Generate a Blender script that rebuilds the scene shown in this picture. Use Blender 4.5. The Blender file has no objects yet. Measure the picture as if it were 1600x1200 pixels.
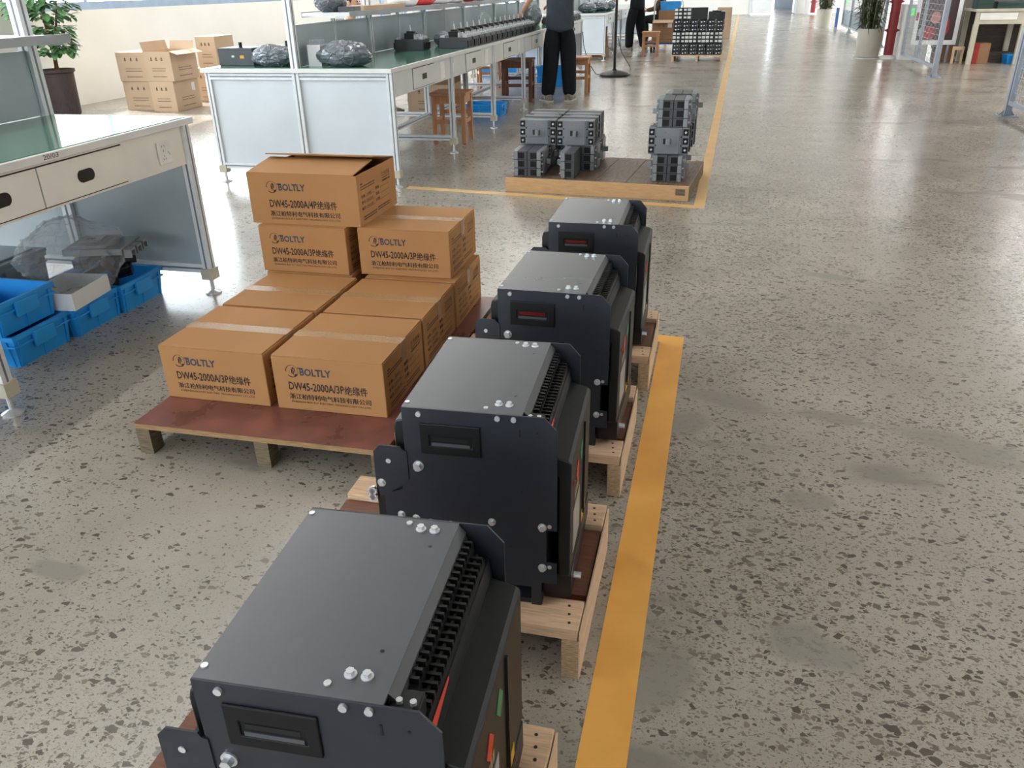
import bpy, bmesh, math, random
from mathutils import Matrix, Vector, Euler, noise as mnoise
random.seed(7)
SC = bpy.context.scene
COL = SC.collection
PI = math.pi

# ------------------------------------------------------------------ camera
cam_d = bpy.data.cameras.new('camera')
cam = bpy.data.objects.new('camera', cam_d)
COL.objects.link(cam)
cam_d.sensor_width = 36.0
cam_d.lens = 1255.97 / 1600 * 36.0
cam_d.clip_end = 200
_r = Vector((0.97171074, 0.23536232, -0.0195657))
_d = Vector((0.08755105, -0.43592198, -0.89571583))
_f = Vector((-0.21934688, 0.86866369, -0.44419629))
cam.matrix_world = Matrix(((_r.x, -_d.x, -_f.x, 0), (_r.y, -_d.y, -_f.y, 0), (_r.z, -_d.z, -_f.z, 1.2494), (0, 0, 0, 1)))
SC.camera = cam

# ------------------------------------------------------------------ light and exposure
SC.view_settings.view_transform = 'Standard'
SC.view_settings.look = 'None'
SC.view_settings.exposure = 0.0
SC.view_settings.gamma = 1.0
SC.view_settings.use_curve_mapping = False
SC.cycles.use_denoising = True
SC.cycles.max_bounces = 8
SC.cycles.diffuse_bounces = 5
SC.cycles.glossy_bounces = 4
SC.cycles.caustics_reflective = False
SC.cycles.caustics_refractive = False
SC.cycles.sample_clamp_indirect = 6

world = bpy.data.worlds.new('sky')
SC.world = world
world.use_nodes = True
bg = world.node_tree.nodes['Background']
bg.inputs['Color'].default_value = (0.86, 0.935, 1.0, 1)
bg.inputs['Strength'].default_value = 11.0

def light(name, kind, loc, rot, energy, color=(1, 1, 1), sx=1, sy=1, portal=False):
    d = bpy.data.lights.new(name, kind)
    d.energy = energy
    d.color = color
    if kind == 'AREA':
        d.shape = 'RECTANGLE'
        d.size = sx
        d.size_y = sy
        d.cycles.is_portal = portal
    o = bpy.data.objects.new(name, d)
    COL.objects.link(o)
    o.location = loc
    o.rotation_euler = rot
    return o

sun = light('sun', 'SUN', (-20, 10, 20), (0, 0, 0), 9.0, (1.0, 0.97, 0.92))
sun.data.angle = 0.01
sun.rotation_euler = Vector((0.62, -0.22, -0.75)).to_track_quat('-Z', 'Y').to_euler()
# ceiling lamps: the bench row, plus two unseen rows added to brighten the sides (their housings are built with the room)
LAMP_ROWS = [(-2.85, 3.05, 5.5, 15.0, 40.0), (-6.0, 3.05, 4.5, 15.0, 40.0), (5.4, 3.05, 18.5, 18.5, 34.0)]   # x, z, power, middle, length
for lx, lz, e, lm, ll in LAMP_ROWS:
    light('ceiling_lamp_light', 'AREA', (lx, lm, lz - 0.045), (0, 0, 0), e * 40, (1.0, 0.99, 0.97), 0.06, ll)
for lx, lz, e, lm, ll in LAMP_ROWS:   # uplights added to brighten the ceiling and floor reflections, as bare tubes would
    light('ceiling_lamp_light', 'AREA', (lx, lm, lz + 0.075), (PI, 0, 0), e * 22, (1.0, 0.99, 0.97), 0.12, ll)
# daylight enters through the left wall windows and the added rear and right windows
light('window_portal', 'AREA', (-7.86, 4.0, 2.15), (0, -PI / 2, 0), 1, (1, 1, 1), 2.1, 25.0, True)
light('window_portal', 'AREA', (-7.86, 25.5, 1.65), (0, -PI / 2, 0), 1, (1, 1, 1), 3.1, 18.0, True)
light('window_portal', 'AREA', (-2.55, -7.9, 2.0), (PI / 2, 0, 0), 1, (1, 1, 1), 6.8, 2.2, True)
light('window_portal', 'AREA', (8.56, 27.0, 2.15), (0, PI / 2, 0), 1, (1, 1, 1), 2.1, 19.0, True)

# ------------------------------------------------------------------ helpers
def lin(c):
    return tuple(((x / 255) / 12.92 if x / 255 <= 0.04045 else ((x / 255 + 0.055) / 1.055) ** 2.4) for x in c) + (1.0,)

def newmat(name):
    m = bpy.data.materials.new(name)
    m.use_nodes = True
    nt = m.node_tree
    return m, nt, nt.nodes['Principled BSDF'], nt.nodes.new, nt.links.new

def mat(name, rgb, rough=0.5, metal=0.0, spec=0.5, var=0.08, scale=6.0, stretch=None, bump=0.0, coat=0.0, alpha=1.0, trans=0.0, emit=0.0, dark=None, rvar=0.0):
    """plain paint / plastic / metal with a little procedural variation"""
    m, nt, b, N, L = newmat(name)
    c = lin(rgb)
    tc = N('ShaderNodeTexCoord'); mp = N('ShaderNodeMapping'); nz = N('ShaderNodeTexNoise'); rp = N('ShaderNodeValToRGB')
    L(tc.outputs['Object'], mp.inputs['Vector']); L(mp.outputs['Vector'], nz.inputs['Vector'])
    if stretch: mp.inputs['Scale'].default_value = stretch
    nz.inputs['Scale'].default_value = scale
    nz.inputs['Detail'].default_value = 5
    d = dark and lin(dark) or tuple(x * (1 - 2 * var) for x in c[:3]) + (1,)
    u = tuple(min(1, x * (1 + var)) for x in c[:3]) + (1,)
    rp.color_ramp.elements[0].position = 0.3; rp.color_ramp.elements[0].color = d
    rp.color_ramp.elements[1].position = 0.7; rp.color_ramp.elements[1].color = u
    L(nz.outputs['Fac'], rp.inputs['Fac']); L(rp.outputs['Color'], b.inputs['Base Color'])
    b.inputs['Roughness'].default_value = rough
    b.inputs['Metallic'].default_value = metal
    b.inputs['Specular IOR Level'].default_value = spec
    b.inputs['Coat Weight'].default_value = coat
    b.inputs['Alpha'].default_value = alpha
    b.inputs['Transmission Weight'].default_value = trans
    if rvar:
        mr = N('ShaderNodeMapRange'); L(nz.outputs['Fac'], mr.inputs['Value'])
        mr.inputs['To Min'].default_value = max(0.02, rough - rvar); mr.inputs['To Max'].default_value = rough + rvar
        L(mr.outputs['Result'], b.inputs['Roughness'])
    if bump:
        bp = N('ShaderNodeBump'); bp.inputs['Strength'].default_value = bump; bp.inputs['Distance'].default_value = 0.01
        L(nz.outputs['Fac'], bp.inputs['Height']); L(bp.outputs['Normal'], b.inputs['Normal'])
    if emit:
        b.inputs['Emission Color'].default_value = c; b.inputs['Emission Strength'].default_value = emit
    return m

class MB:
    """collects shapes and links them as ONE mesh object"""
    def __init__(s): s.v = []; s.f = []
    def raw(s, v, f, M=None):
        n = len(s.v)
        s.v += [tuple(M @ Vector(p)) if M else tuple(p) for p in v]
        s.f += [tuple(i + n for i in q) for q in f]
        return s
    def box(s, a, b, M=None):
        x0, y0, z0 = a; x1, y1, z1 = b
        return s.raw([(x0, y0, z0), (x1, y0, z0), (x1, y1, z0), (x0, y1, z0), (x0, y0, z1), (x1, y0, z1), (x1, y1, z1), (x0, y1, z1)],
                     [(0, 3, 2, 1), (4, 5, 6, 7), (0, 1, 5, 4), (1, 2, 6, 5), (2, 3, 7, 6), (3, 0, 4, 7)], M)
    def prism(s, pts, ax, t0, t1, M=None):
        n = len(pts)
        def P(p, t):
            return {'x': (t, p[0], p[1]), 'y': (p[0], t, p[1]), 'z': (p[0], p[1], t)}[ax]
        v = [P(p, t0) for p in pts] + [P(p, t1) for p in pts]
        f = [tuple(range(n)), tuple(range(2 * n - 1, n - 1, -1))] + [(i, i + n, (i + 1) % n + n, (i + 1) % n) for i in range(n)]
        return s.raw(v, f, M)
    def cyl(s, p0, p1, r0, r1=None, n=12):
        p0 = Vector(p0); p1 = Vector(p1); r1 = r0 if r1 is None else r1
        q = (p1 - p0).to_track_quat('Z', 'Y')
        v = []
        for p, r in ((p0, r0), (p1, r1)):
            for i in range(n):
                a = 2 * PI * i / n
                v.append(p + q @ Vector((r * math.cos(a), r * math.sin(a), 0)))
        return s.raw(v, [tuple(range(n - 1, -1, -1)), tuple(range(n, 2 * n))] + [(i, (i + 1) % n, (i + 1) % n + n, i + n) for i in range(n)])
    def tube(s, pts, r, n=6):
        pts = [Vector(p) for p in pts]; v = []; k = len(pts)
        for i, p in enumerate(pts):
            d = (pts[min(i + 1, k - 1)] - pts[max(i - 1, 0)]).normalized()
            q = d.to_track_quat('Z', 'Y')
            rr = r[i] if isinstance(r, (list, tuple)) else r
            v += [p + q @ Vector((rr * math.cos(2 * PI * j / n), rr * math.sin(2 * PI * j / n), 0)) for j in range(n)]
        f = [tuple(range(n - 1, -1, -1)), tuple(range((k - 1) * n, k * n))]
        for i in range(k - 1):
            f += [(i * n + j, i * n + (j + 1) % n, (i + 1) * n + (j + 1) % n, (i + 1) * n + j) for j in range(n)]
        return s.raw(v, f)
    def lathe(s, prof, c=(0, 0, 0), n=28):
        v = []; k = len(prof)
        for r, z in prof:
            v += [(c[0] + r * math.cos(2 * PI * j / n), c[1] + r * math.sin(2 * PI * j / n), c[2] + z) for j in range(n)]
        f = []
        for i in range(k - 1):
            f += [(i * n + j, i * n + (j + 1) % n, (i + 1) * n + (j + 1) % n, (i + 1) * n + j) for j in range(n)]
        f += [tuple(range(n - 1, -1, -1)), tuple(range((k - 1) * n, k * n))]
        return s.raw(v, f)
    def ball(s, c, r, nu=12, nv=8, fn=None):
        if not isinstance(r, (list, tuple)): r = (r, r, r)
        v = []; f = []
        for i in range(nv + 1):
            t = PI * i / nv
            for j in range(nu):
                a = 2 * PI * j / nu
                d = Vector((math.sin(t) * math.cos(a), math.sin(t) * math.sin(a), -math.cos(t)))
                k = fn(d) if fn else 1
                v.append((c[0] + r[0] * d.x * k, c[1] + r[1] * d.y * k, c[2] + r[2] * d.z * k))
        for i in range(nv):
            f += [(i * nu + j, i * nu + (j + 1) % nu, (i + 1) * nu + (j + 1) % nu, (i + 1) * nu + j) for j in range(nu)]
        return s.raw(v, f)
    def flat(s, z=0.0003):
        s.v = [(p[0], p[1], max(p[2], z)) for p in s.v]; return s
    def quad(s, a, b, c, d): return s.raw([a, b, c, d], [(0, 1, 2, 3)])
    def build(s, name, m, parent=None, loc=None, rot=None, bevel=0, smooth=False, kind=None, seg=2):
        me = bpy.data.meshes.new(name)
        me.from_pydata([tuple(p) for p in s.v], [], s.f)
        bm = bmesh.new(); bm.from_mesh(me)
        if smooth: bmesh.ops.remove_doubles(bm, verts=bm.verts, dist=1e-6)
        bmesh.ops.recalc_face_normals(bm, faces=bm.faces)
        bm.to_mesh(me); bm.free()
        if smooth:
            me.shade_smooth(); me.set_sharp_from_angle(angle=0.7)
        if m: me.materials.append(m)
        o = bpy.data.objects.new(name, me)
        COL.objects.link(o)
        if parent: o.parent = parent
        if loc: o.location = loc
        if rot: o.rotation_euler = rot
        if bevel:
            b = o.modifiers.new('bevel', 'BEVEL'); b.width = bevel; b.segments = seg; b.limit_method = 'ANGLE'; b.angle_limit = 0.6
        if kind: o['kind'] = kind
        return o

def thing(name, label, cat, loc=(0, 0, 0), rz=0.0, group=None):
    o = bpy.data.objects.new(name, None); COL.objects.link(o)
    o.empty_display_size = 0.1
    o.location = loc; o.rotation_euler = (0, 0, rz)
    o['label'] = label; o['category'] = cat
    if group: o['group'] = group
    return o

def tag(o, label, cat, group=None):
    o['label'] = label; o['category'] = cat
    if group: o['group'] = group
    return o

CHILD = {}
def kids(o):
    return [c for c in bpy.data.objects if c.parent == o]

def dup(root, loc, rz=None, label=None, group=None, rot=None):
    if root.name not in CHILD:
        CHILD[root.name] = [(c, [(g) for g in kids(c)]) for c in kids(root)]
    r = root.copy(); COL.objects.link(r); r.location = loc
    if rz is not None: r.rotation_euler = (0, 0, rz)
    if rot is not None: r.rotation_euler = rot
    if label: r['label'] = label
    if group: r['group'] = group
    for c, gs in CHILD[root.name]:
        c2 = c.copy(); COL.objects.link(c2); c2.parent = r
        for g in gs:
            g2 = g.copy(); COL.objects.link(g2); g2.parent = c2
    return r

_tc = {}
def text_mesh(body, size, bold=0.0):
    """outline text as (verts, faces, width) lying in the xy plane, lower left at 0,0"""
    key = (body, size, bold)
    if key in _tc: return _tc[key]
    cu = bpy.data.curves.new('text', 'FONT')
    cu.body = body; cu.size = size; cu.offset = bold * size; cu.resolution_u = 2
    o = bpy.data.objects.new('text', cu); COL.objects.link(o)
    dg = bpy.context.evaluated_depsgraph_get()
    me = bpy.data.meshes.new_from_object(o.evaluated_get(dg))
    v = [tuple(p.co) for p in me.vertices]; f = [tuple(p.vertices) for p in me.polygons]
    bpy.data.objects.remove(o); bpy.data.curves.remove(cu); bpy.data.meshes.remove(me)
    x0 = min(p[0] for p in v); y0 = min(p[1] for p in v); w = max(p[0] for p in v) - x0; h = max(p[1] for p in v) - y0
    v = [(p[0] - x0, p[1] - y0, 0) for p in v]
    _tc[key] = (v, f, w, h)
    return _tc[key]

def put_text(mb, body, x, z, w, h, M, bold=0.0):
    """text stretched into the w x h box whose lower left is (x,z) on the plane that M maps xy to"""
    v, f, tw, th = text_mesh(body, 1.0, bold)
    mb.raw([(x + p[0] / tw * w, z + p[1] / th * h, 0) for p in v], f, M)

def bolt(name, parent, p, ax, r, l, m=None, n=6, washer=True):
    return hexbolt(MB(), p, ax, r, l, n, washer).build(name, m or M['steel'], parent)

def hexbolt(mb, p, ax, r, l, n=6, washer=True):
    p = Vector(p); a = Vector(ax)
    if washer: mb.cyl(p, p + a * l * 0.22, r * 1.45, n=14)
    mb.cyl(p, p + a * l, r, n=n)
    return mb

def film(seed, amp=0.2, fr=1.6):
    """creased plastic film: ridged noise, flat underneath"""
    def fn(d):
        p = d * fr + Vector((seed * 3.1, seed * 1.7, seed))
        k = 1 + amp * mnoise.noise(p)
        for q, w in ((2.3, 0.55), (4.9, 0.32), (9.5, 0.16)):
            k += amp * w * (0.5 - abs(mnoise.noise(p * q)) * 2)
        return k
    return fn

def crumple(seed, amp=0.25, fr=2.2):
    def fn(d):
        p = d * fr + Vector((seed * 3.1, seed * 1.7, seed))
        return 1 + amp * (mnoise.noise(p) + 0.6 * abs(mnoise.noise(p * 2.7)) + 0.35 * mnoise.noise(p * 6))
    return fn
# ------------------------------------------------------------------ materials
M = {}
M['navy'] = mat('navy_grey_paint', (47, 50, 58), 0.36, 0.2, 0.5, 0.05, 30)
M['greytop'] = mat('grey_painted_steel', (90, 93, 99), 0.27, 0.25, 0.8, 0.01, 40)
M['black'] = mat('black_plastic', (24, 25, 27), 0.42, 0, 0.4, 0.1, 20)
M['deepblack'] = mat('deep_black_plastic', (15, 16, 18), 0.55, 0, 0.3, 0.1, 20)
M['blackgloss'] = mat('dark_moulded_cover', (27, 29, 31), 0.45, 0, 0.3, 0.06, 12)
M['slotred'] = mat('red_slot_lining', (104, 16, 18), 0.3)
M['steel'] = mat('zinc_steel', (225, 228, 232), 0.25, 0.55, 0.5, 0.05, 30)
M['red'] = mat('red_print', (215, 60, 35), 0.45)
M['green'] = mat('green_print', (60, 140, 90), 0.45)
M['yellow'] = mat('yellow_print', (225, 175, 40), 0.5)
M['gold'] = mat('pale_print', (170, 150, 120), 0.5)
M['pine'] = mat('pale_pine', (216, 181, 150), 0.65, 0, 0.3, 0.13, 5, (3, 40, 40), 0.1)
M['piney'] = mat('pale_pine_lengthwise', (222, 194, 164), 0.65, 0, 0.3, 0.12, 5, (40, 3, 40), 0.1)
M['endgrain'] = mat('pine_end_grain', (200, 172, 138), 0.8, 0, 0.2, 0.3, 9, (6, 6, 60), 0.2)
M['ply'] = mat('red_brown_plywood', (118, 74, 56), 0.5, 0, 0.4, 0.14, 6, (4, 30, 30))
M['filmply'] = mat('red_film_plywood', (130, 80, 70), 0.3, 0, 0.5, 0.2, 9, None, 0.05, rvar=0.12, dark=(98, 60, 53))
M['plyedge'] = mat('plywood_edge', (168, 136, 100), 0.8, 0, 0.2, 0.25, 6, (4, 4, 120))
M['oldpine'] = mat('weathered_pine', (122, 108, 88), 0.8, 0, 0.2, 0.25, 6, (4, 4, 60))
M['pallettop'] = mat('worn_brown_boards', (120, 98, 84), 0.45, 0, 0.4, 0.25, 7, (12, 1.5, 6), dark=(84, 68, 60))
M['palletfront'] = mat('orange_pine', (208, 168, 124), 0.6, 0, 0.3, 0.07, 5, (3, 20, 20))
M['card'] = mat('cardboard', (180, 132, 86), 0.72, 0, 0.25, 0.05, 3)
M['cardin'] = mat('cardboard_inside', (120, 92, 66), 0.85, 0, 0.2, 0.08, 8)
M['cardpale'] = mat('pale_cardboard', (198, 172, 146), 0.75, 0, 0.25, 0.06, 3)
M['carddull'] = mat('dull_cardboard', (150, 116, 88), 0.8, 0, 0.2, 0.08, 3)
M['tape'] = mat('packing_tape', (190, 150, 108), 0.14, 0, 0.6, 0.2, 40, (3, 20, 20), 0.25)
M['ink'] = mat('black_ink', (44, 34, 30), 0.7)
M['inkblue'] = mat('blue_grey_ink', (58, 66, 82), 0.7)
M['inkbrown'] = mat('faded_brown_ink', (88, 62, 46), 0.75)
M['alu'] = mat('aluminium_profile', (230, 233, 236), 0.35, 0.2, 0.5, 0.04, 20)
M['groove'] = mat('profile_groove', (122, 128, 138), 0.5, 0.3)
M['white'] = mat('white_powder_coat', (236, 238, 238), 0.4, 0, 0.4, 0.02, 10)
M['panel'] = mat('pale_grey_panel', (214, 222, 230), 0.35, 0, 0.4, 0.03, 3)
M['steelpanel'] = mat('grey_steel_panel', (170, 180, 186), 0.3, 0.25, 0.5, 0.06, 3)  # base tone lifted and blued to take in haze over the left bench
M['cream'] = mat('cream_drawer_paint', (238, 237, 229), 0.4, 0, 0.4, 0.03, 5)
M['greymat'] = mat('grey_drawer_paint', (214, 217, 214), 0.4, 0, 0.4, 0.03, 5)
M['greentop'] = mat('green_bench_mat', (84, 128, 110), 0.11, 0, 0.5, 0.06, 3, rvar=0.03)
M['edge'] = mat('bench_edging', (228, 230, 229), 0.4, 0, 0.4, 0.03, 9)
M['outlet'] = mat('white_socket_plastic', (238, 238, 234), 0.3)
M['beige'] = mat('beige_plastic', (196, 190, 170), 0.45)
M['blue'] = mat('blue_crate_plastic', (36, 156, 236), 0.35, 0, 0.45, 0.06, 6)
M['greytote'] = mat('grey_tote_plastic', (134, 146, 152), 0.4, 0, 0.4, 0.05, 6)
M['plastic'] = mat('clear_film', (205, 210, 214), 0.1, 0, 0.8, 0.1, 30, None, 0.3, alpha=0.3)
M['foil'] = mat('grey_film_bag', (176, 182, 188), 0.2, 0.15, 0.6, 0.35, 16, None, 0.6, dark=(84, 90, 98))
M['mccb'] = mat('grey_breaker_case', (122, 126, 133), 0.38, 0, 0.45, 0.04, 8)
M['mccbdark'] = mat('dark_grey_breaker_base', (76, 79, 84), 0.42, 0, 0.4, 0.05, 8)
M['mccblight'] = mat('light_grey_toggle', (138, 142, 146), 0.4)
M['wood'] = mat('orange_stool_wood', (188, 136, 98), 0.42, 0, 0.4, 0.12, 6, (10, 10, 1.5))
M['wooddark'] = mat('dark_stool_wood', (120, 80, 62), 0.45, 0, 0.4, 0.12, 6, (10, 10, 1.5))
M['wall'] = mat('cream_wall_paint', (238, 236, 231), 0.75, 0, 0.3, 0.02, 1.5)
M['ceil'] = mat('ceiling_paint', (244, 244, 242), 0.8, 0, 0.2, 0.02, 1)
M['storagewall'] = mat('grey_brown_board_wall', (112, 104, 98), 0.75, 0, 0.2, 0.12, 3)
M['shelfgrey'] = mat('grey_shelf_lip', (168, 171, 176), 0.4, 0.2)
M['frame'] = mat('blue_grey_window_frame', (150, 168, 190), 0.4, 0.2)
M['yellowline'] = mat('yellow_floor_paint', (242, 182, 92), 0.45, 0, 0.4, 0.07, 5, None, 0.02, dark=(230, 166, 78))
M['paleline'] = mat('faded_yellow_floor_paint', (224, 182, 120), 0.4, 0, 0.4, 0.06, 5)
M['pot'] = mat('beige_plant_pot', (186, 180, 166), 0.45, 0, 0.35, 0.04, 5)
M['soil'] = mat('soil', (60, 48, 40), 0.9)
M['leafdark'] = mat('dark_green_leaf', (52, 74, 44), 0.45, 0, 0.4, 0.3, 14)
M['leaf'] = mat('green_leaf', (96, 140, 88), 0.4, 0, 0.4, 0.25, 10)
M['stem'] = mat('plant_stem', (122, 116, 84), 0.6, 0, 0.3, 0.15, 20)
M['trunk'] = mat('brown_trunk', (120, 86, 66), 0.8, 0, 0.2, 0.2, 20)
M['basket'] = mat('dark_ribbed_planter', (74, 62, 62), 0.55, 0, 0.3, 0.2, 10, (30, 30, 2))
M['pipe'] = mat('red_pipe_paint', (142, 42, 46), 0.4, 0, 0.4, 0.08, 6)
M['galv'] = mat('galvanised_post', (160, 166, 176), 0.42, 0.5, 0.5, 0.06, 10)
M['wire'] = mat('galvanised_wire', (176, 180, 184), 0.4, 0.6)
M['cloth'] = mat('charcoal_shirt_cloth', (62, 70, 78), 0.85, 0, 0.2, 0.08, 12)
M['trousers'] = mat('black_trouser_cloth', (24, 26, 31), 0.85, 0, 0.2, 0.1, 14)
M['brown'] = mat('brown_jacket_cloth', (92, 66, 54), 0.85, 0, 0.2, 0.1, 14)
M['skin'] = mat('skin', (204, 156, 130), 0.5, 0, 0.4, 0.05, 8)
M['hair'] = mat('black_hair', (28, 24, 22), 0.5, 0, 0.4, 0.2, 30, (20, 20, 2))
M['shoe'] = mat('grey_trainer', (136, 130, 122), 0.6, 0, 0.3, 0.2, 30, dark=(78, 74, 70))
M['shoewhite'] = mat('white_trainer', (150, 144, 134), 0.55, 0, 0.3, 0.15, 30)
M['sole'] = mat('pale_rubber_sole', (190, 186, 176), 0.6)
M['teal'] = mat('dark_green_tarpaulin', (36, 62, 56), 0.45, 0, 0.4, 0.15, 5)
M['poster'] = mat('dark_poster_print', (70, 52, 56), 0.3, 0, 0.4, 0.1, 3)
M['pinkprint'] = mat('pink_poster_print', (196, 132, 128), 0.35, 0, 0.4, 0.12, 6)
M['redprint'] = mat('red_poster_print', (160, 48, 44), 0.35, 0, 0.4, 0.15, 6)
M['exitgreen'] = mat('green_exit_light', (60, 230, 90), 0.4, emit=1.4)
M['bottle'] = mat('pale_blue_bottle', (150, 186, 222), 0.15, 0, 0.5, 0.1, 8, alpha=0.72)
M['trolley'] = mat('blue_trolley_deck', (50, 84, 140), 0.45)
M['sky_blue'] = mat('bright_blue_plastic', (40, 150, 220), 0.4)
M['redpack'] = mat('red_packet', (214, 60, 60), 0.4)
M['lamp'] = mat('lamp_diffuser', (255, 250, 240), 0.4, emit=9.0)
M['concrete'] = mat('outdoor_paving', (150, 148, 142), 0.9)
M['darkwood'] = mat('dark_plank', (86, 78, 70), 0.7, 0, 0.2, 0.2, 5, (2, 30, 30))
M['label'] = mat('white_paper_label', (224, 226, 224), 0.6)

# clear window glass: lets daylight through, reflects a little
def glass():
    m, nt, b, N, L = newmat('window_glass')
    nt.nodes.remove(b)
    out = [n for n in nt.nodes if n.type == 'OUTPUT_MATERIAL'][0]
    t = N('ShaderNodeBsdfTransparent'); g = N('ShaderNodeBsdfGlossy'); mx = N('ShaderNodeMixShader'); fr = N('ShaderNodeLayerWeight')
    g.inputs['Roughness'].default_value = 0.03
    t.inputs['Color'].default_value = (0.94, 0.97, 0.97, 1)
    fr.inputs['Blend'].default_value = 0.12
    L(fr.outputs['Fresnel'], mx.inputs['Fac']); L(t.outputs['BSDF'], mx.inputs[1]); L(g.outputs['BSDF'], mx.inputs[2]); L(mx.outputs['Shader'], out.inputs['Surface'])
    return m
M['glass'] = glass()

def creased(name, rgb, alpha):
    """thin film: sharp folds catch the light"""
    m, nt, b, N, L = newmat(name)
    tc = N('ShaderNodeTexCoord'); nz = N('ShaderNodeTexNoise'); nz.inputs['Scale'].default_value = 7; L(tc.outputs['Object'], nz.inputs['Vector'])
    mx = N('ShaderNodeMixRGB'); mx.inputs['Fac'].default_value = 0.12; L(tc.outputs['Object'], mx.inputs[1]); L(nz.outputs['Color'], mx.inputs[2])
    v = N('ShaderNodeTexVoronoi'); v.feature = 'DISTANCE_TO_EDGE'; v.inputs['Scale'].default_value = 13; L(mx.outputs[0], v.inputs['Vector'])
    mr = N('ShaderNodeMapRange'); mr.inputs['From Max'].default_value = 0.05; L(v.outputs['Distance'], mr.inputs['Value'])
    bp = N('ShaderNodeBump'); bp.inputs['Strength'].default_value = 0.8; bp.inputs['Distance'].default_value = 0.006; bp.invert = True; L(mr.outputs[0], bp.inputs['Height']); L(bp.outputs['Normal'], b.inputs['Normal'])
    b.inputs['Base Color'].default_value = lin(rgb); b.inputs['Roughness'].default_value = 0.16; b.inputs['Specular IOR Level'].default_value = 0.9; b.inputs['Alpha'].default_value = alpha
    return m
M['foil'] = creased('grey_film_bag', (104, 111, 119), 1.0)
M['plastic'] = creased('clear_film', (200, 206, 212), 0.3)

def terrazzo():
    m, nt, b, N, L = newmat('polished_terrazzo')
    geo = N('ShaderNodeNewGeometry')
    dn = N('ShaderNodeTexNoise'); dn.inputs['Scale'].default_value = 55; dn.inputs['Detail'].default_value = 2
    L(geo.outputs['Position'], dn.inputs['Vector'])
    sub = N('ShaderNodeVectorMath'); sub.operation = 'SUBTRACT'; sub.inputs[1].default_value = (0.5, 0.5, 0.5); L(dn.outputs['Color'], sub.inputs[0])
    sca = N('ShaderNodeVectorMath'); sca.operation = 'SCALE'; sca.inputs['Scale'].default_value = 0.012; L(sub.outputs[0], sca.inputs[0])
    add = N('ShaderNodeVectorMath'); add.operation = 'ADD'; L(geo.outputs['Position'], add.inputs[0]); L(sca.outputs[0], add.inputs[1])
    flat = N('ShaderNodeVectorMath'); flat.operation = 'MULTIPLY'; flat.inputs[1].default_value = (1, 1, 0); L(add.outputs[0], flat.inputs[0])
    P = flat.outputs[0]
    def math_(op, a, bb):
        n = N('ShaderNodeMath'); n.operation = op
        for i, q in enumerate((a, bb)):
            if isinstance(q, (int, float)): n.inputs[i].default_value = q
            else: L(q, n.inputs[i])
        return n.outputs[0]
    # low frequency density of the chips
    ld = N('ShaderNodeTexNoise'); ld.inputs['Scale'].default_value = 0.9; ld.inputs['Detail'].default_value = 3; L(P, ld.inputs['Vector'])
    dens = N('ShaderNodeMapRange'); dens.inputs['From Min'].default_value = 0.28; dens.inputs['From Max'].default_value = 0.6
    L(ld.outputs['Fac'], dens.inputs['Value'])
    sx_ = N('ShaderNodeSeparateXYZ'); L(geo.outputs['Position'], sx_.inputs[0])
    gx = N('ShaderNodeMapRange'); gx.inputs['From Min'].default_value = -1.6; gx.inputs['From Max'].default_value = 0.2; gx.inputs['To Min'].default_value = 0.55; gx.inputs['To Max'].default_value = 1.0; L(sx_.outputs['X'], gx.inputs['Value'])
    dens_out = math_('MULTIPLY', dens.outputs[0], gx.outputs[0])
    def chips(scale, keep, lo, hi, seed, usedens):
        mp = N('ShaderNodeMapping'); mp.inputs['Location'].default_value = (seed, seed * 1.7, 0); mp.inputs['Rotation'].default_value = (0, 0, seed)
        mp.inputs['Scale'].default_value = (1, 1.45, 1)
        L(P, mp.inputs['Vector'])
        v1 = N('ShaderNodeTexVoronoi'); v1.inputs['Scale'].default_value = scale; L(mp.outputs['Vector'], v1.inputs['Vector'])
        v2 = N('ShaderNodeTexVoronoi'); v2.feature = 'DISTANCE_TO_EDGE'; v2.inputs['Scale'].default_value = scale; L(mp.outputs['Vector'], v2.inputs['Vector'])
        sp = N('ShaderNodeSeparateColor'); L(v1.outputs['Color'], sp.inputs[0])
        thr = math_('MULTIPLY', dens_out, keep) if usedens else keep
        a = math_('LESS_THAN', sp.outputs[0], thr)
        lim = math_('ADD', math_('MULTIPLY', sp.outputs[1], hi - lo), lo)
        e = math_('GREATER_THAN', v2.outputs['Distance'], lim)
        return math_('MULTIPLY', a, e), sp.outputs[2]
    A, ca = chips(48, 0.34, 0.05, 0.26, 0.3, True)
    B, cb = chips(92, 0.42, 0.05, 0.22, 1.9, True)
    C, cc = chips(185, 0.44, 0.05, 0.2, 3.1, True)
    D, cd = chips(420, 0.34, 0.03, 0.15, 4.7, False)
    # cement
    n1 = N('ShaderNodeTexNoise'); n1.inputs['Scale'].default_value = 2.2; n1.inputs['Detail'].default_value = 8; L(geo.outputs['Position'], n1.inputs['Vector'])
    r1 = N('ShaderNodeValToRGB'); L(n1.outputs['Fac'], r1.inputs['Fac'])
    r1.color_ramp.elements[0].position = 0.32; r1.color_ramp.elements[0].color = lin((152, 144, 134))
    r1.color_ramp.elements[1].position = 0.68; r1.color_ramp.elements[1].color = lin((172, 164, 154))
    # grey trowelled patches
    n2 = N('ShaderNodeTexNoise'); n2.inputs['Scale'].default_value = 1.1; n2.inputs['Detail'].default_value = 4; n2.inputs['Roughness'].default_value = 0.6
    mp2 = N('ShaderNodeMapping'); mp2.inputs['Location'].default_value = (3.3, 1.2, 0); mp2.inputs['Scale'].default_value = (0.8, 1.8, 1); L(geo.outputs['Position'], mp2.inputs['Vector']); L(mp2.outputs['Vector'], n2.inputs['Vector'])
    r2 = N('ShaderNodeValToRGB'); L(n2.outputs['Fac'], r2.inputs['Fac'])
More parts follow.
